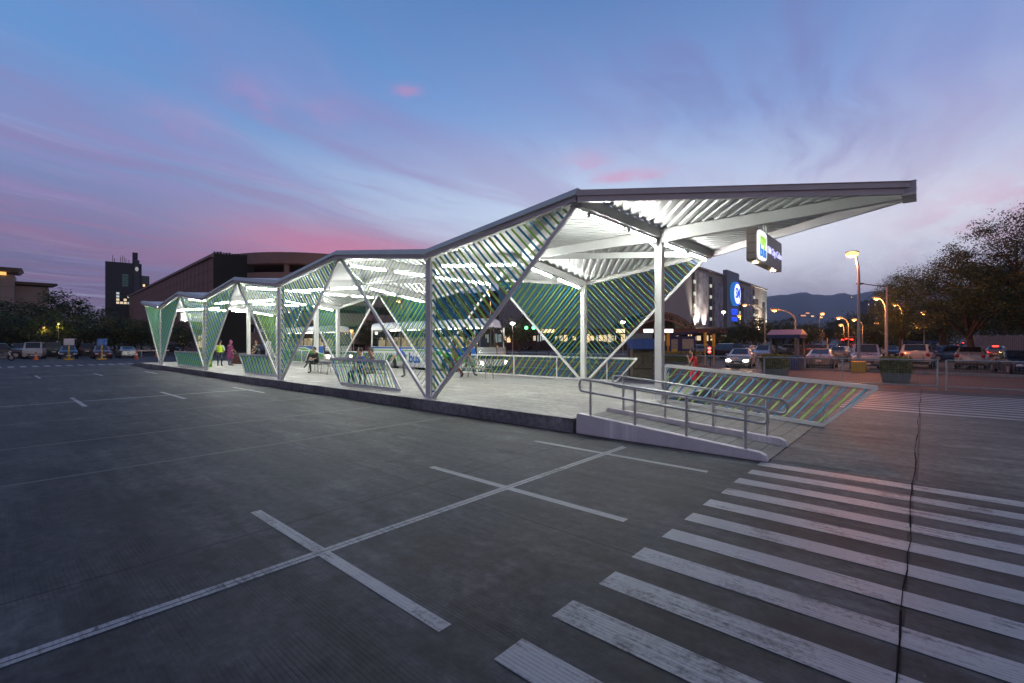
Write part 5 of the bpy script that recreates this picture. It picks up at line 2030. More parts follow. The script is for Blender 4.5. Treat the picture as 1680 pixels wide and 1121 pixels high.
for (x, F, y, lb) in ((1187, 120, 512, 'white lamp before the mall sign tower'), (841, 60, 530, 'white lamp right of the nose of the nearer bus'), (1022, 70, 528, 'white lamp seen through the slats left of the tall column'), (1470, 300, 493, 'tiny white lamp beyond the big tree')):
    street_lamp(far(x, F), hz(y, F), 0, 0, lb, 150, .14 + F * .0022, lens=WLAMP, col=(1, .9, .75), pr=.05)
# unlit double arm lamp
t = thing('street_lamp', 'tall grey lamp pole with an unlit arm reaching left over the tall orange lamp', 'street lamp', far(1455, 36), YAW, 'street lamps round the parking lots')
mb = MB()
h = hz(470, 36)
mb.tube([(0, 0, 0), (0, 0, h)], [.09, .06], 10)
mb.build('pole', POLE, t, 50)
mb = MB()
mb.tube([(0, 0, h - .05), (-.8, 0, h + .06), (-1.9, 0, h + .2)], .035, 8)
mb.build('arm', mat('dark_arm', (0.06, 0.06, 0.07), .5), t, 50)
mb = MB()
mb.ball((-2.05, 0, h + .2), 1, 10, 8, s=(.34, .14, .08))
mb.build('lamp_head', mat('dark_arm', (0.06, 0.06, 0.07), .5), t, 60)
# green traffic signal
t = thing('signal_light', 'green traffic signal beyond the nose of the nearer bus', 'traffic light', far(868, 58), YAW)
mb = MB()
mb.tube([(.9, 0, 0), (.9, 0, hz(536, 58) + .3)], .08, 8)
mb.build('post', BLACK, t)
z = hz(538, 58)
mb = MB()
mb.box((0, 0, z), (1.9, .25, .5))
mb.build('housing', BLACK, t)
for dx in (-.35, .55):
    mb = MB()
    mb.tube([(dx, -.13, z), (dx, -.16, z)], .2, 12)
    mb.build('lens', GRNL, t)
# ------------------------------------------------------------------ people
SKIN = mat('skin', (0.36, 0.2, 0.13), .5, var=.06)
HAIR = mat('black_hair', (0.012, 0.01, 0.01), .5, var=.2)
SHOE = mat('dark_shoe', (0.03, 0.025, 0.022), .6, var=.1)


def pose_points(kind):
    """joints of a figure facing +x, feet on z=0 (or seat at .45)"""
    P = {}
    if kind == 'sit':
        hip = V((0, 0, .54))
        P.update(pelvis=hip, spine=(-.03, 0, .72), chest=(.0, 0, .92), neck=(.03, 0, 1.1), head=(.07, 0, 1.22),
                 hipL=(.02, .1, .52), hipR=(.02, -.1, .52), kneeL=(.44, .13, .5), kneeR=(.44, -.13, .5), ankL=(.42, .13, .09), ankR=(.46, -.12, .09), toeL=(.6, .15, .04), toeR=(.64, -.14, .04),
                 shL=(.01, .18, 1.02), shR=(.01, -.18, 1.02), elL=(.12, .24, .78), elR=(.12, -.24, .78), wrL=(.34, .12, .66), wrR=(.34, -.1, .66))
    elif kind == 'sitcross':
        P.update(pelvis=(0, 0, .54), spine=(-.03, 0, .72), chest=(.02, 0, .92), neck=(.07, 0, 1.09), head=(.12, 0, 1.2),
                 hipL=(.02, .1, .52), hipR=(.02, -.1, .52), kneeL=(.44, .08, .52), kneeR=(.42, -.02, .64), ankL=(.4, .1, .09), ankR=(.72, .12, .4), toeL=(.58, .12, .04), toeR=(.84, .16, .32),
                 shL=(.03, .18, 1.01), shR=(.03, -.18, 1.01), elL=(.14, .22, .78), elR=(.16, -.22, .8), wrL=(.36, .06, .74), wrR=(.36, -.02, .76))
    elif kind == 'walk':
        P.update(pelvis=(0, 0, .9), spine=(.0, 0, 1.06), chest=(.02, 0, 1.24), neck=(.04, 0, 1.44), head=(.07, 0, 1.56),
                 hipL=(0, .09, .87), hipR=(0, -.09, .87), kneeL=(.2, .09, .5), kneeR=(-.04, -.09, .47), ankL=(.3, .09, .1), ankR=(-.38, -.09, .18), toeL=(.46, .1, .07), toeR=(-.26, -.1, .05),
                 shL=(.02, .18, 1.37), shR=(.02, -.18, 1.37), elL=(-.1, .23, 1.1), elR=(.1, -.23, 1.1), wrL=(-.08, .24, .86), wrR=(.28, -.22, .93))
    elif kind == 'phone':
        P.update(pelvis=(0, 0, .88), spine=(.0, 0, 1.03), chest=(.02, 0, 1.2), neck=(.04, 0, 1.39), head=(.08, 0, 1.5),
                 hipL=(0, .09, .85), hipR=(0, -.09, .85), kneeL=(.16, .09, .48), kneeR=(-.03, -.09, .46), ankL=(.22, .09, .1), ankR=(-.3, -.09, .15), toeL=(.38, .1, .06), toeR=(-.17, -.1, .05),
                 shL=(.02, .17, 1.33), shR=(.02, -.17, 1.33), elL=(.1, .22, 1.08), elR=(.12, -.22, 1.08), wrL=(.2, .13, 1.33), wrR=(.34, -.08, 1.02))
    elif kind == 'lean':
        P.update(pelvis=(-.05, 0, .9), spine=(.02, 0, 1.05), chest=(.14, 0, 1.2), neck=(.28, 0, 1.34), head=(.36, 0, 1.43),
                 hipL=(-.05, .09, .87), hipR=(-.05, -.09, .87), kneeL=(.03, .1, .48), kneeR=(.0, -.1, .48), ankL=(-.03, .1, .09), ankR=(-.06, -.1, .09), toeL=(.13, .12, .04), toeR=(.1, -.12, .04),
                 shL=(.2, .18, 1.28), shR=(.2, -.18, 1.28), elL=(.3, .22, 1.03), elR=(.3, -.22, 1.03), wrL=(.5, .14, .9), wrR=(.5, -.14, .9))
    else:   # stand
        P.update(pelvis=(0, 0, .92), spine=(.0, 0, 1.08), chest=(.01, 0, 1.26), neck=(.02, 0, 1.46), head=(.05, 0, 1.58),
                 hipL=(0, .09, .89), hipR=(0, -.09, .89), kneeL=(.02, .1, .49), kneeR=(.02, -.1, .49), ankL=(-.02, .11, .09), ankR=(-.02, -.11, .09), toeL=(.14, .13, .04), toeR=(.14, -.13, .04),
                 shL=(.0, .19, 1.39), shR=(.0, -.19, 1.39), elL=(-.02, .25, 1.1), elR=(.04, -.25, 1.1), wrL=(.1, .23, .88), wrR=(.22, -.18, 1.0))
    return {k: V(v) for k, v in P.items()}


RAD = dict(pelvis=.135, spine=.125, chest=.14, neck=.055, head=.06, hipL=.085, hipR=.085, kneeL=.058, kneeR=.058, ankL=.04, ankR=.04, toeL=.035, toeR=.035,
           shL=.065, shR=.065, elL=.042, elR=.042, wrL=.028, wrR=.028)
BONES = [('pelvis', 'spine'), ('spine', 'chest'), ('chest', 'neck'), ('neck', 'head'), ('pelvis', 'hipL'), ('hipL', 'kneeL'), ('kneeL', 'ankL'), ('ankL', 'toeL'),
         ('pelvis', 'hipR'), ('hipR', 'kneeR'), ('kneeR', 'ankR'), ('ankR', 'toeR'), ('chest', 'shL'), ('shL', 'elL'), ('elL', 'wrL'), ('chest', 'shR'), ('shR', 'elR'), ('elR', 'wrR')]


def seg_d(p, a, b):
    ab = b - a
    t = max(0, min(1, (p - a).dot(ab) / max(1e-9, ab.dot(ab))))
    return (p - a - ab * t).length, t


def person(label, loc, rz, kind, shirt, pants, long_hair=False, sleeve=True, scale=1.0, vest=None, skirt=False, cap=None, seat=0.0):
    P = pose_points(kind)
    names = list(P)
    me = bpy.data.meshes.new('person')
    me.from_pydata([tuple(P[n]) for n in names], [(names.index(a), names.index(b)) for a, b in BONES], [])
    o = bpy.data.objects.new('person', me)
    COL.objects.link(o)
    sk = o.modifiers.new('skin', 'SKIN')
    for i, n in enumerate(names):
        r = RAD[n]
        wide = 1.25 if n in ('pelvis', 'chest') else 1
        me.skin_vertices[0].data[i].radius = (r * .82 if wide > 1 else r, r * wide)
        me.skin_vertices[0].data[i].use_root = (n == 'pelvis')
    ss = o.modifiers.new('sub', 'SUBSURF')
    ss.levels = 2
    ss.render_levels = 2
    dg = bpy.context.evaluated_depsgraph_get()
    m2 = bpy.data.meshes.new_from_object(o.evaluated_get(dg))
    bpy.data.objects.remove(o)
    mb = MB()
    vs_ = [v.co.copy() for v in m2.vertices]
    for p in m2.polygons:
        c = p.center
        best = min(((seg_d(c, P[a], P[b]), a, b) for a, b in BONES), key=lambda q: q[0][0])
        (d, t), a, b = best
        mi = 0
        if b in ('spine', 'chest') or b.startswith('sh'):
            mi = 1
        elif b.startswith('el'):
            mi = 1 if (sleeve or t < .55) else 0
        elif b == 'neck':
            mi = 1 if t < .45 else 0
        elif b == 'head' or b.startswith('wr'):
            mi = 0
        elif b.startswith('toe'):
            mi = 3
        else:
            mi = 2
        mb.f.append(list(p.vertices))
        mb.m.append(mi)
    mb.v = vs_
    # head with a face
    h = P['head'] + V((.015, 0, .055))
    b0 = len(mb.v)
    mb.ball(h, .105, 16, 12, 0, s=(.92, .76, 1.12))
    mb.ball(h + V((.03, 0, -.055)), .07, 12, 8, 0, s=(.9, .8, .95))
    mb.loft([[h + V((.088, -.008, .02)), h + V((.088, .008, .02)), h + V((.08, 0, .025))], [h + V((.116, -.016, -.022)), h + V((.116, .016, -.022)), h + V((.09, 0, -.03))]], 0)
    for s in (-1, 1):
        mb.ball(h + V((.0, s * .08, -.01)), .026, 8, 6, 0, s=(.6, .35, 1))
        mb.ball(h + V((.084, s * .033, .012)), .011, 8, 6, 4)
    mb.box(h + V((.09, 0, -.052)), (.01, .045, .009), 5)
    # hands: palm, four fingers and a thumb
    for S, s in (('L', 1), ('R', -1)):
        w = P['wr' + S]
        dirn = (w - P['el' + S]).normalized()
        side = dirn.cross(V((0, 0, 1)))
        side = V((0, 1, 0)) if side.length < .1 else side.normalized()
        palm = side.cross(dirn).normalized()
        mb.tube([w - dirn * .02, w + dirn * .03, w + dirn * .085], [.026, .034, .034], 8, 0)
        for k, L in enumerate((.066, .076, .07, .054)):
            q = w + dirn * .08 + side * (k - 1.5) * .018
            mb.tube([q, q + dirn * L * .5 - palm * .012, q + dirn * L * .85 - palm * .035], [.0085, .008, .0065], 6, 0)
        q = w + dirn * .03 + side * .028 * s
        mb.tube([q, q + (dirn * .6 + side * s * .6) * .04, q + (dirn + side * s * .3) * .065], [.011, .01, .008], 6, 0)
    t = mb.build('person', [SKIN, shirt, pants, SHOE, mat('dark_eye', (.01, .008, .008), .3, var=0), mat('lip', (.25, .09, .08), .5, var=0)], None, 70, fix=False)
    t.location = V(loc) + V((0, 0, seat))
    t.rotation_euler = (0, 0, rz)
    t.scale = (scale,) * 3
    tag(t, label, 'person')
    hm = MB()
    hm.ball(h + V((-.018, 0, .03)), .112, 14, 9, 0, s=(.92, .8, 1.02))
    if long_hair:
        hm.loft([[h + V((-.07 + .05 * math.cos(a) * .8, .085 * math.sin(a), .02)) for a in [2 * PI * k / 10 for k in range(10)]], [h + V((-.08 + .04 * math.cos(a), .075 * math.sin(a), -.22)) for a in [2 * PI * k / 10 for k in range(10)]]])
    # leave the face free
    for i, p in enumerate(hm.v):
        if p.x > h.x + .05 and p.z < h.z + .07:
            hm.v[i] = V((h.x + .03, p.y * .8, p.z))
    hm.build('hair', cap or HAIR, t, 60)
    if vest:
        vm = MB()
        c, sp, pv = P['chest'], P['spine'], P['pelvis']
        rings = []
        for q, rx, ry in ((c + V((0, 0, .14)), .1, .16), (c, .155, .21), (sp, .15, .19), (pv + V((0, 0, .02)), .155, .195)):
            rings.append([q + V((rx * math.cos(a), ry * math.sin(a), 0)) for a in [2 * PI * k / 16 for k in range(16)]])
        vm.loft(rings, cap=False)
        vm.build('vest', vest, t, 60)
    if skirt:
        vm = MB()
        pv = P['pelvis']
        rings = []
        for z, rx, ry in ((.08, .14, .18), (-.15, .17, .21), (-.42, .2, .22)):
            rings.append([pv + V((rx * math.cos(a), ry * math.sin(a), z)) for a in [2 * PI * k / 16 for k in range(16)]])
        vm.loft(rings, cap=False)
        vm.build('tunic', shirt, t, 60)
    return t


CL = {n: mat(n, c, .8, var=.15, scale=6) for n, c in {
    'pale_shirt': (0.45, 0.48, 0.55), 'navy_trousers': (0.03, 0.04, 0.07), 'purple_blouse': (0.16, 0.02, 0.1), 'blue_shirt': (0.02, 0.08, 0.4), 'striped_shirt': (0.3, 0.3, 0.28),
    'brown_shirt': (0.09, 0.05, 0.035), 'khaki_trousers': (0.2, 0.15, 0.1), 'dark_shirt': (0.05, 0.06, 0.06), 'red_shirt': (0.45, 0.025, 0.035), 'green_vest': (0.4, 0.55, 0.03),
    'jeans': (0.04, 0.06, 0.12), 'grey_trousers': (0.09, 0.1, 0.12), 'black_cloth': (0.012, 0.012, 0.014), 'red_brown_trousers': (0.12, 0.04, 0.03)}.items()}

person('person in a yellow green vest standing beside the green litter bin', (-24.75, 2.05, ZP), R(150), 'stand', CL['pale_shirt'], CL['navy_trousers'], vest=CL['green_vest'])
person('person in a purple tunic standing at the skirted table', (-25.0, 2.75, ZP), R(110), 'stand', CL['purple_blouse'], CL['jeans'], long_hair=True, skirt=True, cap=CL['purple_blouse'])
person('person in a dark shirt standing behind the skirted table', (-27.4, 5.3, ZP), R(-60), 'stand', CL['dark_shirt'], CL['black_cloth'])
person('small person bending over the skirted table', (-26.4, 5.1, ZP), R(-100), 'lean', CL['dark_shirt'], CL['jeans'], scale=.9)
person('person in blue sitting on the bench behind the nearest kerbside fence', (-5.75, 1.25, ZP), R(-95), 'sit', CL['blue_shirt'], CL['jeans'], seat=-.02)
person('person in a striped shirt sitting right of the person in blue', (-5.0, 1.25, ZP), R(-85), 'sit', CL['striped_shirt'], CL['khaki_trousers'], seat=-.02)
person('person in blue leaning forward behind the bench with two seated people', (-7.3, 4.3, ZP), R(-120), 'lean', CL['blue_shirt'], CL['grey_trousers'])
person('person in black sitting cross legged on the bench by the middle column', (-13.7, 3.3, ZP), R(-80), 'sitcross', CL['black_cloth'], CL['black_cloth'], seat=-.02)
person('person in brown walking behind the nearest slatted triangle', on(747, 620), R(190), 'walk', CL['brown_shirt'], CL['red_brown_trousers'], long_hair=True)
person('person in dark clothes walking next to the person in brown', on(768, 618), R(10), 'walk', CL['black_cloth'], CL['grey_trousers'])
person('person in a red top walking with a hand raised to the ear', at(1140, 643), R(178), 'phone', CL['red_shirt'], CL['black_cloth'], long_hair=True, sleeve=False, skirt=True)
# ------------------------------------------------------------------ far buildings
def grid_wall(mb, x0, x1, z0, z1, y, nx, nz, t=.06):
    """raised joints of wall cladding on a face y=const (local)"""
    for i in range(1, nx):
        x = x0 + (x1 - x0) * i / nx
        mb.box((x, y, (z0 + z1) / 2), (t, .06, z1 - z0))
    for k in range(1, nz):
        z = z0 + (z1 - z0) * k / nz
        mb.box(((x0 + x1) / 2, y, z), (x1 - x0, .05, t))


BROWN = mat('brown_mall_cladding', (0.27, 0.15, 0.115), .8, var=.12, scale=.15)
DKGREEN = mat('dark_netted_wall', (0.012, 0.02, 0.02), .8, var=.2, scale=.3)
CONC = mat('drum_concrete', (0.27, 0.2, 0.18), .8, var=.15, scale=.2)
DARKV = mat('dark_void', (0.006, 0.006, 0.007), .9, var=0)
LITW = [emis('lit_window_a', (1.0, .66, .32), 1.3), emis('lit_window_b', (1.0, .78, .5), .8), emis('lit_window_c', (.75, .9, .85), .5), mat('dark_window', (0.01, 0.014, 0.02), .1, var=0), emis('lit_window_d', (1, .85, .62), 3.0)]

# long brown mall, left of the drum
F0 = 88
c = far(349, F0)
zt = hz(421, F0)
t = thing('mall_building', 'long brown windowless mall wing with a sloping skyline left of the round parking ramp', 'building', (c.x, c.y, 0), R(-3))
mb = MB()
mb.box((-70, 3.4, zt / 2), (140, 6.8, zt))
mb.build('wall', BROWN, t)
mb = MB()
grid_wall(mb, -140, 0, 0, zt, -.02, 40, 8, .07)
mb.build('cladding_joints', mat('dark_joint', (0.19, 0.105, 0.08), .8, var=.1), t)
mb = MB()
mb.box((-70, -.1, zt + .15), (140.4, .5, .5))
mb.build('coping', CONC, t)
mb = MB()
mb.box((-1.4, 3.6, (zt + .7) / 2), (3.0, 7.0, zt + .7))
mb.build('netted_wall', DKGREEN, t)
mb = MB()
for k in range(14):
    mb.box((.0, k * .5 + .3, zt + .85), (.3, .35, .18 + .12 * (k % 3)))
mb.build('roof_railing', DKGREEN, t)
for k in range(6):
    mb = MB()
    mb.box((-8 - 9 * k, -.1, 2.2), (5.5, .1, 2.6))
    mb.build('shop_window', LITW[(0, 3, 1, 3, 3, 0)[k]], t)

# round parking ramp
Fc = 112
c = far(528, Fc)
Rr = 21.0
t = thing('parking_ramp', 'round concrete parking ramp with open dark decks between curved parapets', 'building', (c.x, c.y, 0), 0)
zt = hz(413.5, Fc - Rr)


def ringwall(mb, z0, z1, r0, r1, n=72):
    rings = []
    for r, z in ((r1, z0), (r1, z1), (r0, z1), (r0, z0)):
        rings.append([(r * math.cos(2 * PI * k / n), r * math.sin(2 * PI * k / n), z) for k in range(n)])
    rings.append(rings[0])
    mb.loft(rings, cap=False)


for k in range(5):
    z1 = zt - k * 3.9
    mb = MB()
    ringwall(mb, z1 - 2.2, z1, Rr - .35, Rr)
    mb.build('parapet', CONC, t, 30)
    mb = MB()
    mb.tube([(0, 0, z1 - 2.35), (0, 0, z1 - 2.1)], Rr - .4, 72)
    mb.build('deck', CONC, t, 30)
    if 2 <= k < 4:
        for a in (-150, -120, -95, -70, -40):
            mb = MB()
            aa = R(a)
            mb.box(((Rr - 2) * math.cos(aa), (Rr - 2) * math.sin(aa), z1 + 1.35), (1.8, .3, .08), rz=aa)
            mb.build('deck_lamp', LITW[4], t)
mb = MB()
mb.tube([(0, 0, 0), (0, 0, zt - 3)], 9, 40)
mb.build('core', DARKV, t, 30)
for k in range(16):
    a = 2 * PI * k / 16
    mb = MB()
    mb.tube([((Rr - .9) * math.cos(a), (Rr - .9) * math.sin(a), 0), ((Rr - .9) * math.cos(a), (Rr - .9) * math.sin(a), zt - 2)], .55, 12)
    mb.build('pillar', CONC, t, 40)

# office tower
F0 = 165
c = far(203, F0)
t = thing('office_tower', 'dark flat topped office tower with roof antennas and a few lit floors above the trees', 'building', (c.x, c.y, 0), YAW + R(38))
TW = mat('dark_tower_wall', (0.02, 0.026, 0.042), .5, var=.1, scale=.2)
TGL = mat('teal_tower_glass', (0.03, 0.08, 0.1), .12, var=.15, scale=.5)
zt = hz(431, F0)
z1 = hz(450, F0)
mb = MB()
mb.box((0, 2, zt / 2), (9.9, 4, zt))
mb.build('wall', TW, t)
mb = MB()
mb.box((6.05, 2.4, z1 / 2), (2.2, 3, z1))
mb.build('side_wing', TGL, t)
mb = MB()
mb.box((3.6, -.1, zt / 2 + .6), (1.5, .4, zt + 1.2))
mb.build('stair_shaft', mat('grey_shaft', (0.06, 0.065, 0.085), .6), t)
mb = MB()
mb.ball((3.6, -.35, zt - 2.0), 1, 14, 10, s=(.5, .1, .8))
mb.build('round_sign', emis('dim_round_sign', (.8, .75, .7), .3), t)
rnd = random.Random(3)
for k in range(4):
    for j in range(5):
        if rnd.random() < .85:
            mb = MB()
            mb.box((-1.6 + 1.0 * j, -.06, 15.8 + 1.1 * k), (.8, .08, .75))
            mb.build('window', LITW[rnd.choice((2, 2, 3, 3, 1, 3))], t)
for k in range(5):
    mb = MB()
    mb.box((.4, -.06, 22.0 + .9 * k), (1.7, .08, .7))
    mb.build('window', mat('teal_pane', (0.01, 0.03, 0.04), .1, var=0, emit=(.1, .25, .3), estr=.12), t)
for k in range(2):
    mb = MB()
    mb.box((5.6 + .9 * k, .86, z1 - 3.5), (.6, .08, .8))
    mb.build('window', LITW[(0, 3)[k]], t)
for x, h in ((-3, 2.4), (-2.5, 1.4), (-.9, 2), (-.4, 2.6), (.1, 2.2), (.6, 1.6), (1.4, 1.2)):
    mb = MB()
    mb.tube([(x, 1, zt), (x, 1, zt + h)], .09, 6)
    mb.build('antenna', TW, t)
mb = MB()
mb.box((3.1, 1.4, zt + 2.0), (1.5, 1.5, 4.0))
mb.build('roof_sign', TW, t)

# pale pavilion building at the left edge
F0 = 95
c = far(10, F0)
t = thing('pavilion_building', 'pale building with deep flat eaves and an amber lit soffit above the dark trees', 'building', (c.x, c.y, 0), YAW + R(44))
PAV = mat('pavilion_stone', (0.3, 0.25, 0.22), .8, var=.1, scale=.3)
za, zb = hz(440, F0), hz(459, F0)
mb = MB()
mb.box((-6, 4, za / 2 - .6), (14.2, 7, za - 1.2))
mb.build('wall', PAV, t)
mb = MB()
grid_wall(mb, -13, 1.1, 0, za - 1.5, .48, 7, 7, .08)
mb.build('stone_joints', mat('stone_joint', (0.16, 0.13, 0.12), .8), t)
mb = MB()
mb.loft([[(-16, -1.0, za - .7), (1.7, -1.0, za - .7), (1.7, 7, za - .7), (-16, 7, za - .7)], [(-16, -1.8, za), (2.3, -1.8, za), (2.3, 7, za), (-16, 7, za)]])
mb.build('eave', PAV, t)
mb = MB()
mb.box((-7, .3, za - 1.1), (14, .3, .6))
mb.build('soffit_lamp', emis('amber_soffit', (1, .5, .12), 1.3), t)
mb = MB()
mb.box((3.6, 5.5, zb / 2 - .4), (5.0, 4, zb - .8))
mb.build('wing_wall', PAV, t)
mb = MB()
mb.loft([[(.9, 2.6, zb - .5), (6.6, 2.6, zb - .5), (6.6, 7.5, zb - .5), (.9, 7.5, zb - .5)], [(.9, 2.0, zb), (7.5, 2.0, zb), (7.5, 7.5, zb), (.9, 7.5, zb)]])
mb.build('wing_eave', PAV, t)

# big mall on the right ---------------------------------------------------
MALL = mat('grey_mall_wall', (0.34, 0.3, 0.285), .75, var=.1, scale=.12)
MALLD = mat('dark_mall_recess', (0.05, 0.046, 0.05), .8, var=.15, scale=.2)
BANN = mat('faded_banner', (0.3, 0.29, 0.33), .7, var=.6, scale=.35)
XM = -42.0


def yat(px):
    r = (px - 840) / FPX
    F = (XM - CAMX) / (-SN + CS * r)
    return CAMY + (CS + SN * r) * F, F


t = thing('mall_building', 'grey mall with tall banners, a blue lit round emblem and a floodlit corner', 'building', (XM, 150, 0), 0)
Y1, F1 = yat(1135)
Y2, F2 = yat(1258)
ztop = (hz(443, F1) + hz(473, F2)) / 2
Ya = 112.0


def mloc(y):
    return y - 150


mb = MB()
mb.box((-30, mloc((Ya + Y2) / 2), ztop / 2), (60, Y2 - Ya, ztop))
mb.build('wall', MALL, t)
mb = MB()
mb.box((-110, mloc(Ya) + 34, ztop / 2 - 2), (100, 60, ztop - 4))
mb.build('west_wing_wall', mat('dark_wing_wall', (0.012, 0.011, 0.013), .8, var=.15, scale=.1), t)
mb = MB()
mb.box((-29.8, mloc((Ya + Y2) / 2), ztop + .3), (60.4, Y2 - Ya + .6, .6))
mb.build('parapet', MALL, t)


def face(px0, px1, z0, z1, proud, m, name):
    ya, _ = yat(px0)
    yb, _ = yat(px1)
    b = MB()
    b.box((proud / 2 + .02, mloc((ya + yb) / 2), (z0 + z1) / 2), (proud, abs(yb - ya), z1 - z0))
    return b.build(name, m, t)


H = ztop
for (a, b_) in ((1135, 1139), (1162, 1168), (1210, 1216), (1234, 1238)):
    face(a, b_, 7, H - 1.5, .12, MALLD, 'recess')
    ya, _ = yat(a + 1)
    for k in range(4):
        b = MB()
        b.box((.3, mloc(ya) + 1, 9.5 + k * 3.6), (.3, 1.2, 1.0))
        b.build('bay_lamp', emis('pale_bay_lamp', (.8, .9, .7), .5), t)
face(1143, 1160, 7.5, H - 1.2, .5, BANN, 'banner')
face(1170, 1184, 7.0, H - 3.0, .5, BANN, 'banner')
face(1218, 1233, 8.0, H - 2.0, .5, BANN, 'banner')
for (a, b_, z) in ((1236, 1244, 13.5), (1236, 1244, 17.5), (1236, 1244, 9.2)):
    face(a, b_, z, z + 1.5, .1, MALLD, 'louvre_opening')
face(1251, 1255, 8.5, 17.5, .25, MALLD, 'banner')
for (a, b_) in ((1141, 1156), (1158, 1180), (1205, 1224)):
    face(a, b_, 3.2, 6.2, .15, LITW[0], 'lit_window')
face(1090, 1134, 3.2, 5.2, .15, LITW[1], 'lit_window')
# sign tower with round emblem and lettering
ya, _ = yat(1186)
yb, _ = yat(1206)
b = MB()
b.box((.7, mloc((ya + yb) / 2), (H + 2.2) / 2), (1.4, yb - ya, H + 2.2))
b.build('sign_tower', mat('sign_tower_wall', (0.22, 0.25, 0.28), .7, var=.06), t)
yc = mloc((ya + yb) / 2) + .3
wd = (yb - ya) * .42
SB = mat('lit_blue_ring', (0.01, 0.05, 0.4), .4, var=0, emit=(.02, .09, .95), estr=1.0)
SW = mat('lit_emblem_face', (0.6, 0.6, 0.8), .4, var=0, emit=(.8, .85, 1.0), estr=1.5)
SR = mat('emblem_rim', (0.02, 0.2, 0.5), .4, var=0, emit=(.05, .3, .8), estr=.5)
rad = 4.1
zc = hz(484, yat(1200)[1])
b = MB()
b.tube([(1.42, yc, zc), (2.6, yc, zc)], rad * 1.04, 40)
em = b.build('emblem', SR, t, 40)
b = MB()
b.tube([(2.6, yc, zc), (2.7, yc, zc)], rad, 40)
b.build('emblem_ring', SB, em, 40)
b = MB()
b.tube([(2.7, yc, zc), (2.8, yc, zc)], rad * .86, 40)
b.build('emblem_face', SW, em, 40)
lettering('emblem_letters', 'SM', rad * 1.25, frame((2.86, yc, zc), (0, 1, 0), (0, 0, 1)), SB, em, .1, rad * .02, width=rad * 1.25)
lettering('lettering', 'CITY', 2.9, frame((1.7, yc, zc - rad - 2.4), (0, 1, 0), (0, 0, 1)), SB, t, .3, .03, width=rad * 1.7)
lettering('lettering', 'CEBU', 1.9, frame((1.7, yc, zc - rad - 4.9), (0, 1, 0), (0, 0, 1)), SB, t, .3, .02, width=rad * 1.5)
# floodlights of the corner and banner
for (px, z, w, cc) in ((1243, 3.2, 900, (1, .84, .6)), (1247, 3.0, 500, (1, .86, .66)), (1256, 3.4, 900, (.85, 1, .92)), (1140, 5.0, 500, (1, .9, .75)), (1152, 5.2, 300, (1, .8, .6))):
    y, _ = yat(px)
    b = MB()
    b.ball((2.2, mloc(y), z), .35, 8, 6)
    b.build('floodlight', emis('floodlight_lens', (1, .9, .75), 5.0), t)
    point_light('floodlight_beam', (2.2, mloc(y), z + .6), cc, w * 40, t, .15, (R(75), (-.28, 0, 1)))

# arched truss canopy at the mall entrance
t = thing('arched_truss_canopy', 'arched steel truss canopy over the mall entrance right of the tall column', 'canopy', far(1085, 118), YAW + R(6))
TR = mat('lamp_tinted_truss', (0.42, 0.25, 0.18), .6, var=.2)  # orange lamp light on the arch is put into this colour
SP, HH = 11.2, 10.0


def arc(u, k):
    return V((u * SP, 0, HH * k * math.sqrt(max(0, 1 - u * u * .72)) + (0 if k == 1 else 0) - (1 - k) * 0))


for yy, nm in ((0, 'front_arch'), (14, 'rear_arch')):
    top = [(SP * u, yy, 3.0 + 6.3 * (1 - u * u)) for u in [-1 + k / 12 for k in range(25)]]
    bot = [(SP * u, yy, 1.6 + 6.0 * (1 - u * u)) for u in [-1 + k / 12 for k in range(25)]]
    mb = MB()
    mb.tube(top, .18, 6)
    mb.tube(bot, .16, 6)
    for k in range(24):
        mb.tube([top[k], bot[k + 1] if k % 2 else bot[k]], .08, 5)
        mb.tube([bot[k], top[k + 1]], .07, 5)
    mb.build('arch_truss', TR, t)
mb = MB()
mb.loft([[(SP * u, -.3, 3.25 + 6.3 * (1 - u * u)) for u in [-1 + k / 12 for k in range(25)]], [(SP * u, 14.3, 3.25 + 6.3 * (1 - u * u)) for u in [-1 + k / 12 for k in range(25)]]], cap=False, closed=False)
mb.build('vault_roof', mat('dark_vault', (0.02, 0.018, 0.02), .6, var=.1), t)
for u in (-1, 1):
    for yy in (0, 14):
        mb = MB()
        mb.tube([(SP * u, yy, 0), (SP * u, yy, 3.1)], .25, 8)
        mb.build('post', TR, t)

# low arcade with shop fronts in front of the mall
t = thing('shop_arcade', 'low dark arcade with a band of lit shop fronts at the foot of the mall', 'building', far(960, 112), YAW + R(-2))
mb = MB()
mb.box((0, 4, 2.6), (68, 8, 5.2))
mb.build('wall', mat('arcade_wall', (0.06, 0.045, 0.045), .8, var=.2, scale=.3), t)
mb = MB()
mb.box((0, -.8, 4.6), (69, 2.2, 1.0))
mb.build('fascia', mat('reddish_fascia', (0.16, 0.07, 0.06), .7, var=.2, scale=.4), t)
rnd = random.Random(11)
for i in range(64):
    x = -33 + i * 1.05
    mb = MB()
    mb.box((x, -.04, 2.9), (.85, .08, rnd.uniform(.8, 2.2)))
    mb.build('shop_window', LITW[rnd.choice((0, 1, 1, 3, 3, 2, 3))], t)
for i in range(16):
    mb = MB()
    mb.tube([(-33 + i * 4.4, -1.7, 0), (-33 + i * 4.4, -1.7, 4.2)], .18, 8)
    mb.build('pillar', MALLD, t)
for x, w, c_ in ((14.5, 2.2, (.8, .9, 1)), (18.5, 3.4, (1, .95, .85)), (8.0, 2.0, (1, .75, .4)), (-9, 3.0, (1, .6, .3))):
    mb = MB()
    mb.box((x, -1.95, 4.6), (w, .1, .8))
    mb.build('shop_sign', mat('shop_sign_%d' % int(x * 10), (.5, .5, .5), .4, var=0, emit=c_, estr=2.2), t)
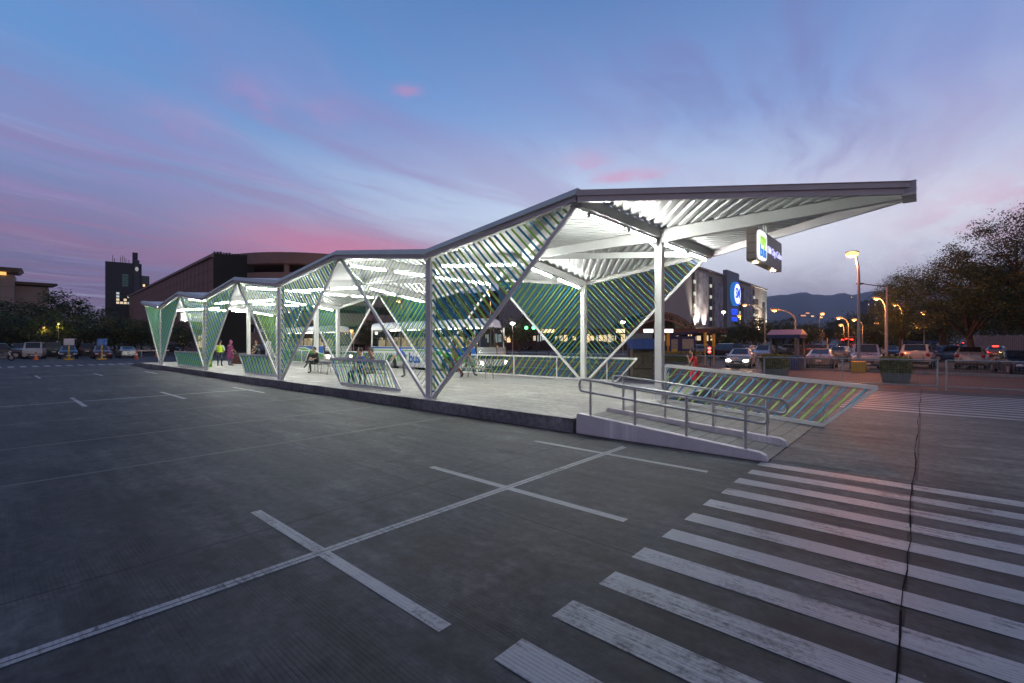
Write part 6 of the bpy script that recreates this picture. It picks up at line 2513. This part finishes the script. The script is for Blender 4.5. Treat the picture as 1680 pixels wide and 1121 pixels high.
t = thing('shop_arcade', 'lit ground floor shop row behind the trees left of the floodlit mall corner', 'building', far(1150, 132), YAW + R(8))
mb = MB()
mb.box((0, 3, 2.2), (26, 6, 4.4))
mb.build('wall', mat('arcade_wall', (0, 0, 0)), t)
for i in range(15):
    mb = MB()
    mb.box((-12 + i * 1.7, -.04, 2.2), (1.4, .08, rnd.uniform(1.8, 3.0)))
    mb.build('shop_window', LITW[rnd.choice((0, 0, 1, 4, 3, 2))], t)

# distant blocks
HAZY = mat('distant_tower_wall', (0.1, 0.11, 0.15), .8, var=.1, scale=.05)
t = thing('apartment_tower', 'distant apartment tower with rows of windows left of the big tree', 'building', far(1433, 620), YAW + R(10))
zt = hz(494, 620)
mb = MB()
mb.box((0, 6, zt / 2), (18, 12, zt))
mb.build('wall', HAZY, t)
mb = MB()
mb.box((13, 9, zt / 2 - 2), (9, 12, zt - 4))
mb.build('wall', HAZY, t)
mb = MB()
mb.box((-6, 5, zt + 1.0), (3, 3, 2))
mb.box((4, 5, zt + 1.5), (4, 3, 3))
mb.build('roof_house', HAZY, t)
for k in range(12):
    mb = MB()
    for j in range(7):
        mb.box((-7.6 + j * 2.5, -.05, 8 + k * 4.0), (1.5, .1, 1.7))
    mb.build('window', mat('dim_far_window', (0.02, 0.025, 0.04), .2, var=0), t)
for x, k in ((-7.6, 11), (-.1, 5), (7.4, 8), (2.4, 11)):
    mb = MB()
    mb.box((x, -.12, 8 + k * 4.0), (1.5, .1, 1.7))
    mb.build('window', LITW[1], t)
for (x, y, w, c_, lb) in ((1325, 513, 16, 0, 'brightly lit orange house high on the hillside'), (1318, 517, 22, 0, 'lit orange house lower left on the hillside'), (1333, 518, 12, 1, 'pale lit house right of the orange hillside houses'), (1397, 487, 6, 1, 'single lit house far up the hill'), (1347, 520, 14, 1, 'dim lit house at the foot of the hill')):
    F = 1500 + (520 - y) * 20
    p = far(x, F)
    z = hz(y, F)
    t = thing('hillside_house', lb, 'house', (p.x, p.y, z - 6), YAW)
    mb = MB()
    mb.box((0, 4, 3), (w, 8, 9))
    mb.build('wall', mat('house_wall', (0.2, 0.15, 0.13), .8), t)
    mb = MB()
    mb.box((0, -.1, 4), (w * .8, .2, 4))
    mb.build('window', emis('far_house_light', (1, .42, .22), 1.1) if c_ == 0 else LITW[0], t)
    mb = MB()
    mb.loft([[(-w * .55, -1, 7.5), (w * .55, -1, 7.5), (w * .55, 9, 7.5), (-w * .55, 9, 7.5)], [(-w * .5, 4, 10), (w * .5, 4, 10), (w * .5, 4.2, 10), (-w * .5, 4.2, 10)]])
    mb.build('roof', HAZY, t)

# low roof of a rest shed across the right lot, small sign
t = thing('carport', 'long flat carport roof far off right of the tall orange lamp', 'carport', far(1430, 78), YAW)
mb = MB()
mb.box((0, 0, 2.85), (6, 3, .22))
mb.build('roof', mat('carport_roof', (0.3, 0.18, 0.12), .6), t)
for x in (-3.6, 3.6):
    mb = MB()
    mb.tube([(x * .75, 0, 0), (x * .75, 0, 2.8)], .1, 8)
    mb.build('post', GALV, t)
t = thing('billboard', 'small pale board above the far cars right of the guard booth', 'sign', far(1346, 75), YAW)
mb = MB()
mb.box((0, 0, 3.1), (1.3, .15, .8))
mb.build('panel', mat('pale_board', (0.3, 0.18, 0.15), .6), t)
for x in (-.45, .45):
    mb = MB()
    mb.tube([(x, .12, 0), (x, .12, 3.1)], .05, 8)
    mb.build('post', GALV, t)
t = thing('freight_container', 'long pale container standing behind the cars with glowing tail lights', 'container', far(1640, 62), YAW + R(4))
mb = MB()
mb.box((0, 0, 1.4), (7.5, 2.4, 2.8))
for i in range(24):
    mb.box((-3.6 + i * .31, -1.22, 1.4), (.14, .05, 2.6))
mb.build('body', mat('pale_container', (0.3, 0.22, 0.22), .6, var=.15), t)

# ------------------------------------------------------------------ hills
rnd = random.Random(5)


def hill_line(pts, F, depth, name, m, label):
    mb = MB()
    n = 160
    xs = [pts[0][0] + (pts[-1][0] - pts[0][0]) * i / n for i in range(n + 1)]

    def h(x):
        for (a, ya), (b, yb) in zip(pts, pts[1:]):
            if a <= x <= b:
                s = (x - a) / (b - a)
                s = s * s * (3 - 2 * s)
                return ya + (yb - ya) * s
        return pts[-1][1]
    rows = []
    prof = [(0.0, 0.0), (.12, .22), (.3, .5), (.55, .78), (.8, .95), (1.0, 1.0), (1.1, .93)]
    jit = [rnd.gauss(0, 1) for _ in range(n + 1)]
    for d, k in prof:
        row = []
        for i, x in enumerate(xs):
            FF = F - depth + depth * d
            yy = h(x) + jit[i] * .35
            top = hz(yy, F)
            z = top * k * (1 + (0.12 * math.sin(i * .55 + d * 7) * (1 - k) if k < 1 else 0)) - (6 if k == 0 else 0)
            p = far(x, F)
            c = V((CAMX, CAMY, 0))
            q = c + (V((p.x, p.y, 0)) - c) * (FF / F)
            row.append((q.x, q.y, z))
        rows.append(row)
    mb.loft(rows, cap=False, closed=False)
    structure(name, mb, m, label, smooth=60)


HILLM = mat('haze_tinted_wooded_hill', (0.1, 0.115, 0.15), .9, var=.25, scale=.004)  # pale blue-grey base: distance haze painted into the hill colour
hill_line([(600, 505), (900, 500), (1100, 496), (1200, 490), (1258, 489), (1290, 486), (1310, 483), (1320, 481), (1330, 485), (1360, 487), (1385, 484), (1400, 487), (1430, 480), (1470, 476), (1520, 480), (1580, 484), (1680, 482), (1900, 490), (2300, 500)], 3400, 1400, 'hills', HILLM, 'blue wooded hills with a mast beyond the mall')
t = thing('radio_mast', 'tiny radio mast on the crest of the hill', 'mast', far(1313, 3380), 0)
mb = MB()
zb = hz(484, 3380)
mb.tube([(0, 0, zb - 5), (0, 0, zb + 34)], [2.0, .8], 6)
mb.build('lattice', HAZY, t)

# ------------------------------------------------------------------ trees
LEAF = [mat('leaf_dark', (0.025, 0.055, 0.018), .6, var=.3, scale=2), mat('leaf_mid', (0.05, 0.078, 0.022), .6, var=.3, scale=2), mat('leaf_olive', (0.085, 0.09, 0.025), .6, var=.3, scale=2)]
BARK = mat('dark_bark', (0.06, 0.045, 0.035), .9, var=.3, scale=5)


def tree_meshes(seed, h, spread, trunk_h, clumps, per, leaf, r_tr=.22, airy=False):
    rnd = random.Random(seed)
    tr = MB()
    lean = V((rnd.uniform(-.3, .3), rnd.uniform(-.3, .3), 0))
    tops = V((0, 0, trunk_h)) + lean
    tr.tube([(0, 0, -.1), lean * .4 + V((0, 0, trunk_h * .5)), tops], [r_tr * 1.35, r_tr * 1.05, r_tr * .9], 10)
    tips = []
    nl = 6 if not airy else 8
    for k in range(nl):
        a = 2 * PI * k / nl + rnd.uniform(-.4, .4)
        el_ = rnd.uniform(.45, 1.1)
        L = (h - trunk_h) * rnd.uniform(.5, .8)
        d = V((math.cos(a) * math.cos(el_), math.sin(a) * math.cos(el_), math.sin(el_)))
        st_ = tops - V((0, 0, rnd.uniform(0, trunk_h * .25)))
        m1 = st_ + d * L * .5 + V((rnd.uniform(-.3, .3), rnd.uniform(-.3, .3), .15 * L))
        e1 = m1 + d * L * .5 + V((rnd.uniform(-.5, .5), rnd.uniform(-.5, .5), .0))
        tr.tube([st_, m1, e1], [r_tr * .6, r_tr * .36, r_tr * .12], 7)
        tips += [m1, e1]
        for _ in range(3):
            q = m1.lerp(e1, rnd.uniform(.0, .8))
            f = q + V((rnd.gauss(0, 1), rnd.gauss(0, 1), rnd.uniform(-.1, 1))).normalized() * L * .45
            tr.tube([q, f], [r_tr * .2, r_tr * .06], 5)
            tips.append(f)
    cr = MB()
    rx = spread / 2
    zc = (h + trunk_h * .8) / 2
    rz_ = (h - trunk_h * .8) / 2
    for i in range(clumps):
        if i < len(tips):
            c = tips[i]
        else:
            while True:
                u = V((rnd.uniform(-1, 1), rnd.uniform(-1, 1), rnd.uniform(-1, 1)))
                if .35 < u.length < 1:
                    break
            c = V((u.x * rx * .92, u.y * rx * .92, zc + u.z * rz_ * .92))
        if c.z > h - .2:
            c.z = h - .2
        cs = rnd.uniform(.55, 1.15) * spread * (.075 if airy else .13)
        base = rnd.choice((0, 0, 1, 1, 2)) if airy else rnd.choice((0, 0, 0, 1, 2))
        for _ in range(int(per * rnd.uniform(.6, 1.3))):
            p = c + V((rnd.gauss(0, 1), rnd.gauss(0, 1), rnd.gauss(0, .6))) * cs * .6
            a = V((rnd.gauss(0, 1), rnd.gauss(0, 1), rnd.gauss(0, .6))).normalized()
            b = a.orthogonal().normalized()
            b = Matrix.Rotation(rnd.uniform(0, 6.3), 3, a) @ b
            s = leaf * rnd.uniform(.6, 1.4)
            cr.add([p - a * s, p + b * s * .45, p + a * s, p - b * s * .45], [(0, 1, 2, 3)], base if rnd.random() < .8 else rnd.choice((0, 1, 2)))
    return tr.mesh('trunk', [BARK], 60, fix=False), cr.mesh('crown', LEAF, fix=False)


TV = {
    'round': tree_meshes(1, 9.5, 8.5, 2.6, 70, 60, .19),
    'broad': tree_meshes(2, 8.5, 10.5, 2.2, 80, 60, .2),
    'tall': tree_meshes(4, 11.5, 8.0, 3.2, 80, 60, .2),
    'airy': tree_meshes(6, 8.6, 9.2, 2.7, 190, 150, .062, .2, True),
    'airytall': tree_meshes(9, 11.5, 9.5, 3.0, 290, 150, .066, .26, True),
    'bushy': tree_meshes(12, 5.0, 5.5, .9, 60, 70, .13, .12),
}


def tree(kind, p, rz, s, label, group, name='tree'):
    t = thing(name, label, 'tree', p, rz, group)
    t.scale = s if isinstance(s, tuple) else (s,) * 3
    lk('trunk', TV[kind][0], t)
    lk('crown', TV[kind][1], t)
    return t


GT = 'dark trees behind the cars on the left'
for (x, F, kd, s, lb) in ((-40, 74, 'broad', 1.0, 'dark tree cut by the left edge of the photo below the pavilion'), (18, 72, 'round', .95, 'dark round tree right of the pavilion eave above the white van'),
                          (62, 76, 'broad', .98, 'dark broad tree above the dark green van'), (104, 73, 'tall', .9, 'tallest dark tree, left of the office tower above the white notice board'),
                          (150, 78, 'round', .88, 'dark tree below the office tower'), (190, 74, 'broad', .72, 'low dark tree below the lit tower windows above the silver sedan'),
                          (232, 78, 'round', .64, 'low dark tree against the brown mall just left of the shelter'), (36, 66, 'bushy', 1.25, 'shrubby dark tree low behind the white van'),
                          (84, 66, 'bushy', 1.3, 'shrubby dark tree low behind the dark blue hatchback'), (128, 67, 'bushy', 1.2, 'shrubby dark tree low behind the black SUV'),
                          (172, 68, 'bushy', 1.2, 'shrubby dark tree low behind the dark red hatchback'), (214, 70, 'bushy', 1.15, 'shrubby dark tree low behind the pale wagon'), (255, 72, 'bushy', 1.1, 'shrubby dark tree low behind the tip of the shelter'),
                          (300, 78, 'bushy', 1.25, 'shrubby dark tree seen through the open bay at the far end'), (-10, 66, 'bushy', 1.3, 'shrubby dark tree low at the left edge of the photo')):
    tree(kd, far(x, F), random.uniform(0, 6), s, lb, GT)
# lamps hidden among the left trees
for (x, y, lb) in ((72, 537, 'small amber lamp glowing among the dark trees'), (96, 531, 'amber lamp lighting a palm leaf among the dark trees')):
    street_lamp(far(x, 64), hz(y, 64), 0, 0, lb, 60, .12, col=(1, .7, .1), pr=.04)
GM = 'trees between the right lot and the mall'
for (x, F, kd, s, lb) in ((1215, 92, 'bushy', 1.25, 'dark bushy tree in front of the mall below its emblem'), (1188, 86, 'bushy', 1.0, 'low dark tree left below the mall sign tower'),
                          (1240, 84, 'bushy', 1.35, 'dark tree in front of the floodlit mall corner'), (1268, 95, 'broad', .75, 'dark tree right of the floodlit mall corner'),
                          (1285, 130, 'round', 1.0, 'dark far tree rising behind the guard booth lamp'), (1318, 74, 'bushy', 1.0, 'yellowish lit tree right of the guard booth roof'),
                          (1330, 150, 'broad', 1.0, 'dark far tree below the lit hillside houses'), (1360, 110, 'round', .8, 'dark tree left of the tall orange lamp'),
                          (1385, 120, 'broad', .95, 'broad dark tree behind the tall orange lamp pole'), (1425, 90, 'broad', .95, 'broad dark tree below the apartment tower'),
                          (1455, 95, 'round', .95, 'round dark tree right of the apartment tower'), (1440, 70, 'bushy', 1.05, 'bushy dark tree above the silver blue SUV'), (1400, 85, 'bushy', 1.1, 'bushy tree directly behind the braking car'),
                          (1495, 62, 'bushy', 1.15, 'yellowish bush lit by the lamp under the big tree'), (1475, 75, 'bushy', 1.2, 'dark bush under the left edge of the big tree'), (1530, 70, 'bushy', 1.3, 'dark bushy tree behind the lamp under the big tree'),
                          (1560, 85, 'broad', .9, 'broad dark tree far behind the big tree'), (1640, 90, 'broad', 1.0, 'broad dark tree behind the pale container'), (1690, 80, 'round', 1.0, 'dark round tree far off at the right edge of the photo')):
    tree(kd, far(x, F), random.uniform(0, 6), s, lb, GM)
tree('airy', far(1545, 50), R(20), (1.4, 1.4, 1.3), 'airy tree with orange lit leaves over the SUV with the spare wheel', 'big trees of the right lot')
tree('airy', far(1597, 33.4), R(140), (1.0, 1.0, 1.02), 'big airy tree whose dark trunk stands behind the silver wagon', 'big trees of the right lot')
tree('airytall', far(1690, 31.5), R(75), 1.0, 'tallest airy tree cut by the right edge of the photo', 'big trees of the right lot')
tree('airy', far(1476, 42), R(250), (.5, .5, .98), 'slender airy tree at the left of the big trees by the grey pole', 'big trees of the right lot')
tree('airytall', far(1722, 40), R(200), (1.15, 1.15, .9), 'dense dark tree behind the tallest one at the right edge of the photo', 'big trees of the right lot')
GB = 'trees behind the nearer bus'
for (x, F, kd, s, lb) in ((775, 56, 'round', .92, 'orange lit tree showing through the nearest slatted triangle'), (742, 60, 'broad', .85, 'orange lit tree above the roof of the nearer bus'), (852, 64, 'round', .66, 'dark tree above the green traffic signal'), (610, 80, 'bushy', 1.2, 'dark bushy tree in the gap between the buses')):
    tree(kd, far(x, F), random.uniform(0, 6), s, lb, GB)

# ------------------------------------------------------------------ evening haze over the valley
mb = MB()
mb.box((300, 1750, 199), (8400, 4300, 400))
HZ = bpy.data.materials.new('evening_haze')
HZ.use_nodes = True
HZ.node_tree.nodes.clear()
ho = HZ.node_tree.nodes.new('ShaderNodeOutputMaterial')
hv = HZ.node_tree.nodes.new('ShaderNodeVolumePrincipled')
hv.inputs['Color'].default_value = (0.9, 0.93, 1.0, 1)
hv.inputs['Density'].default_value = 0.00014
hv.inputs['Anisotropy'].default_value = 0.1
HZ.node_tree.links.new(hv.outputs[0], ho.inputs['Volume'])
hzo = mb.build('haze', HZ)
hzo['kind'] = 'stuff'
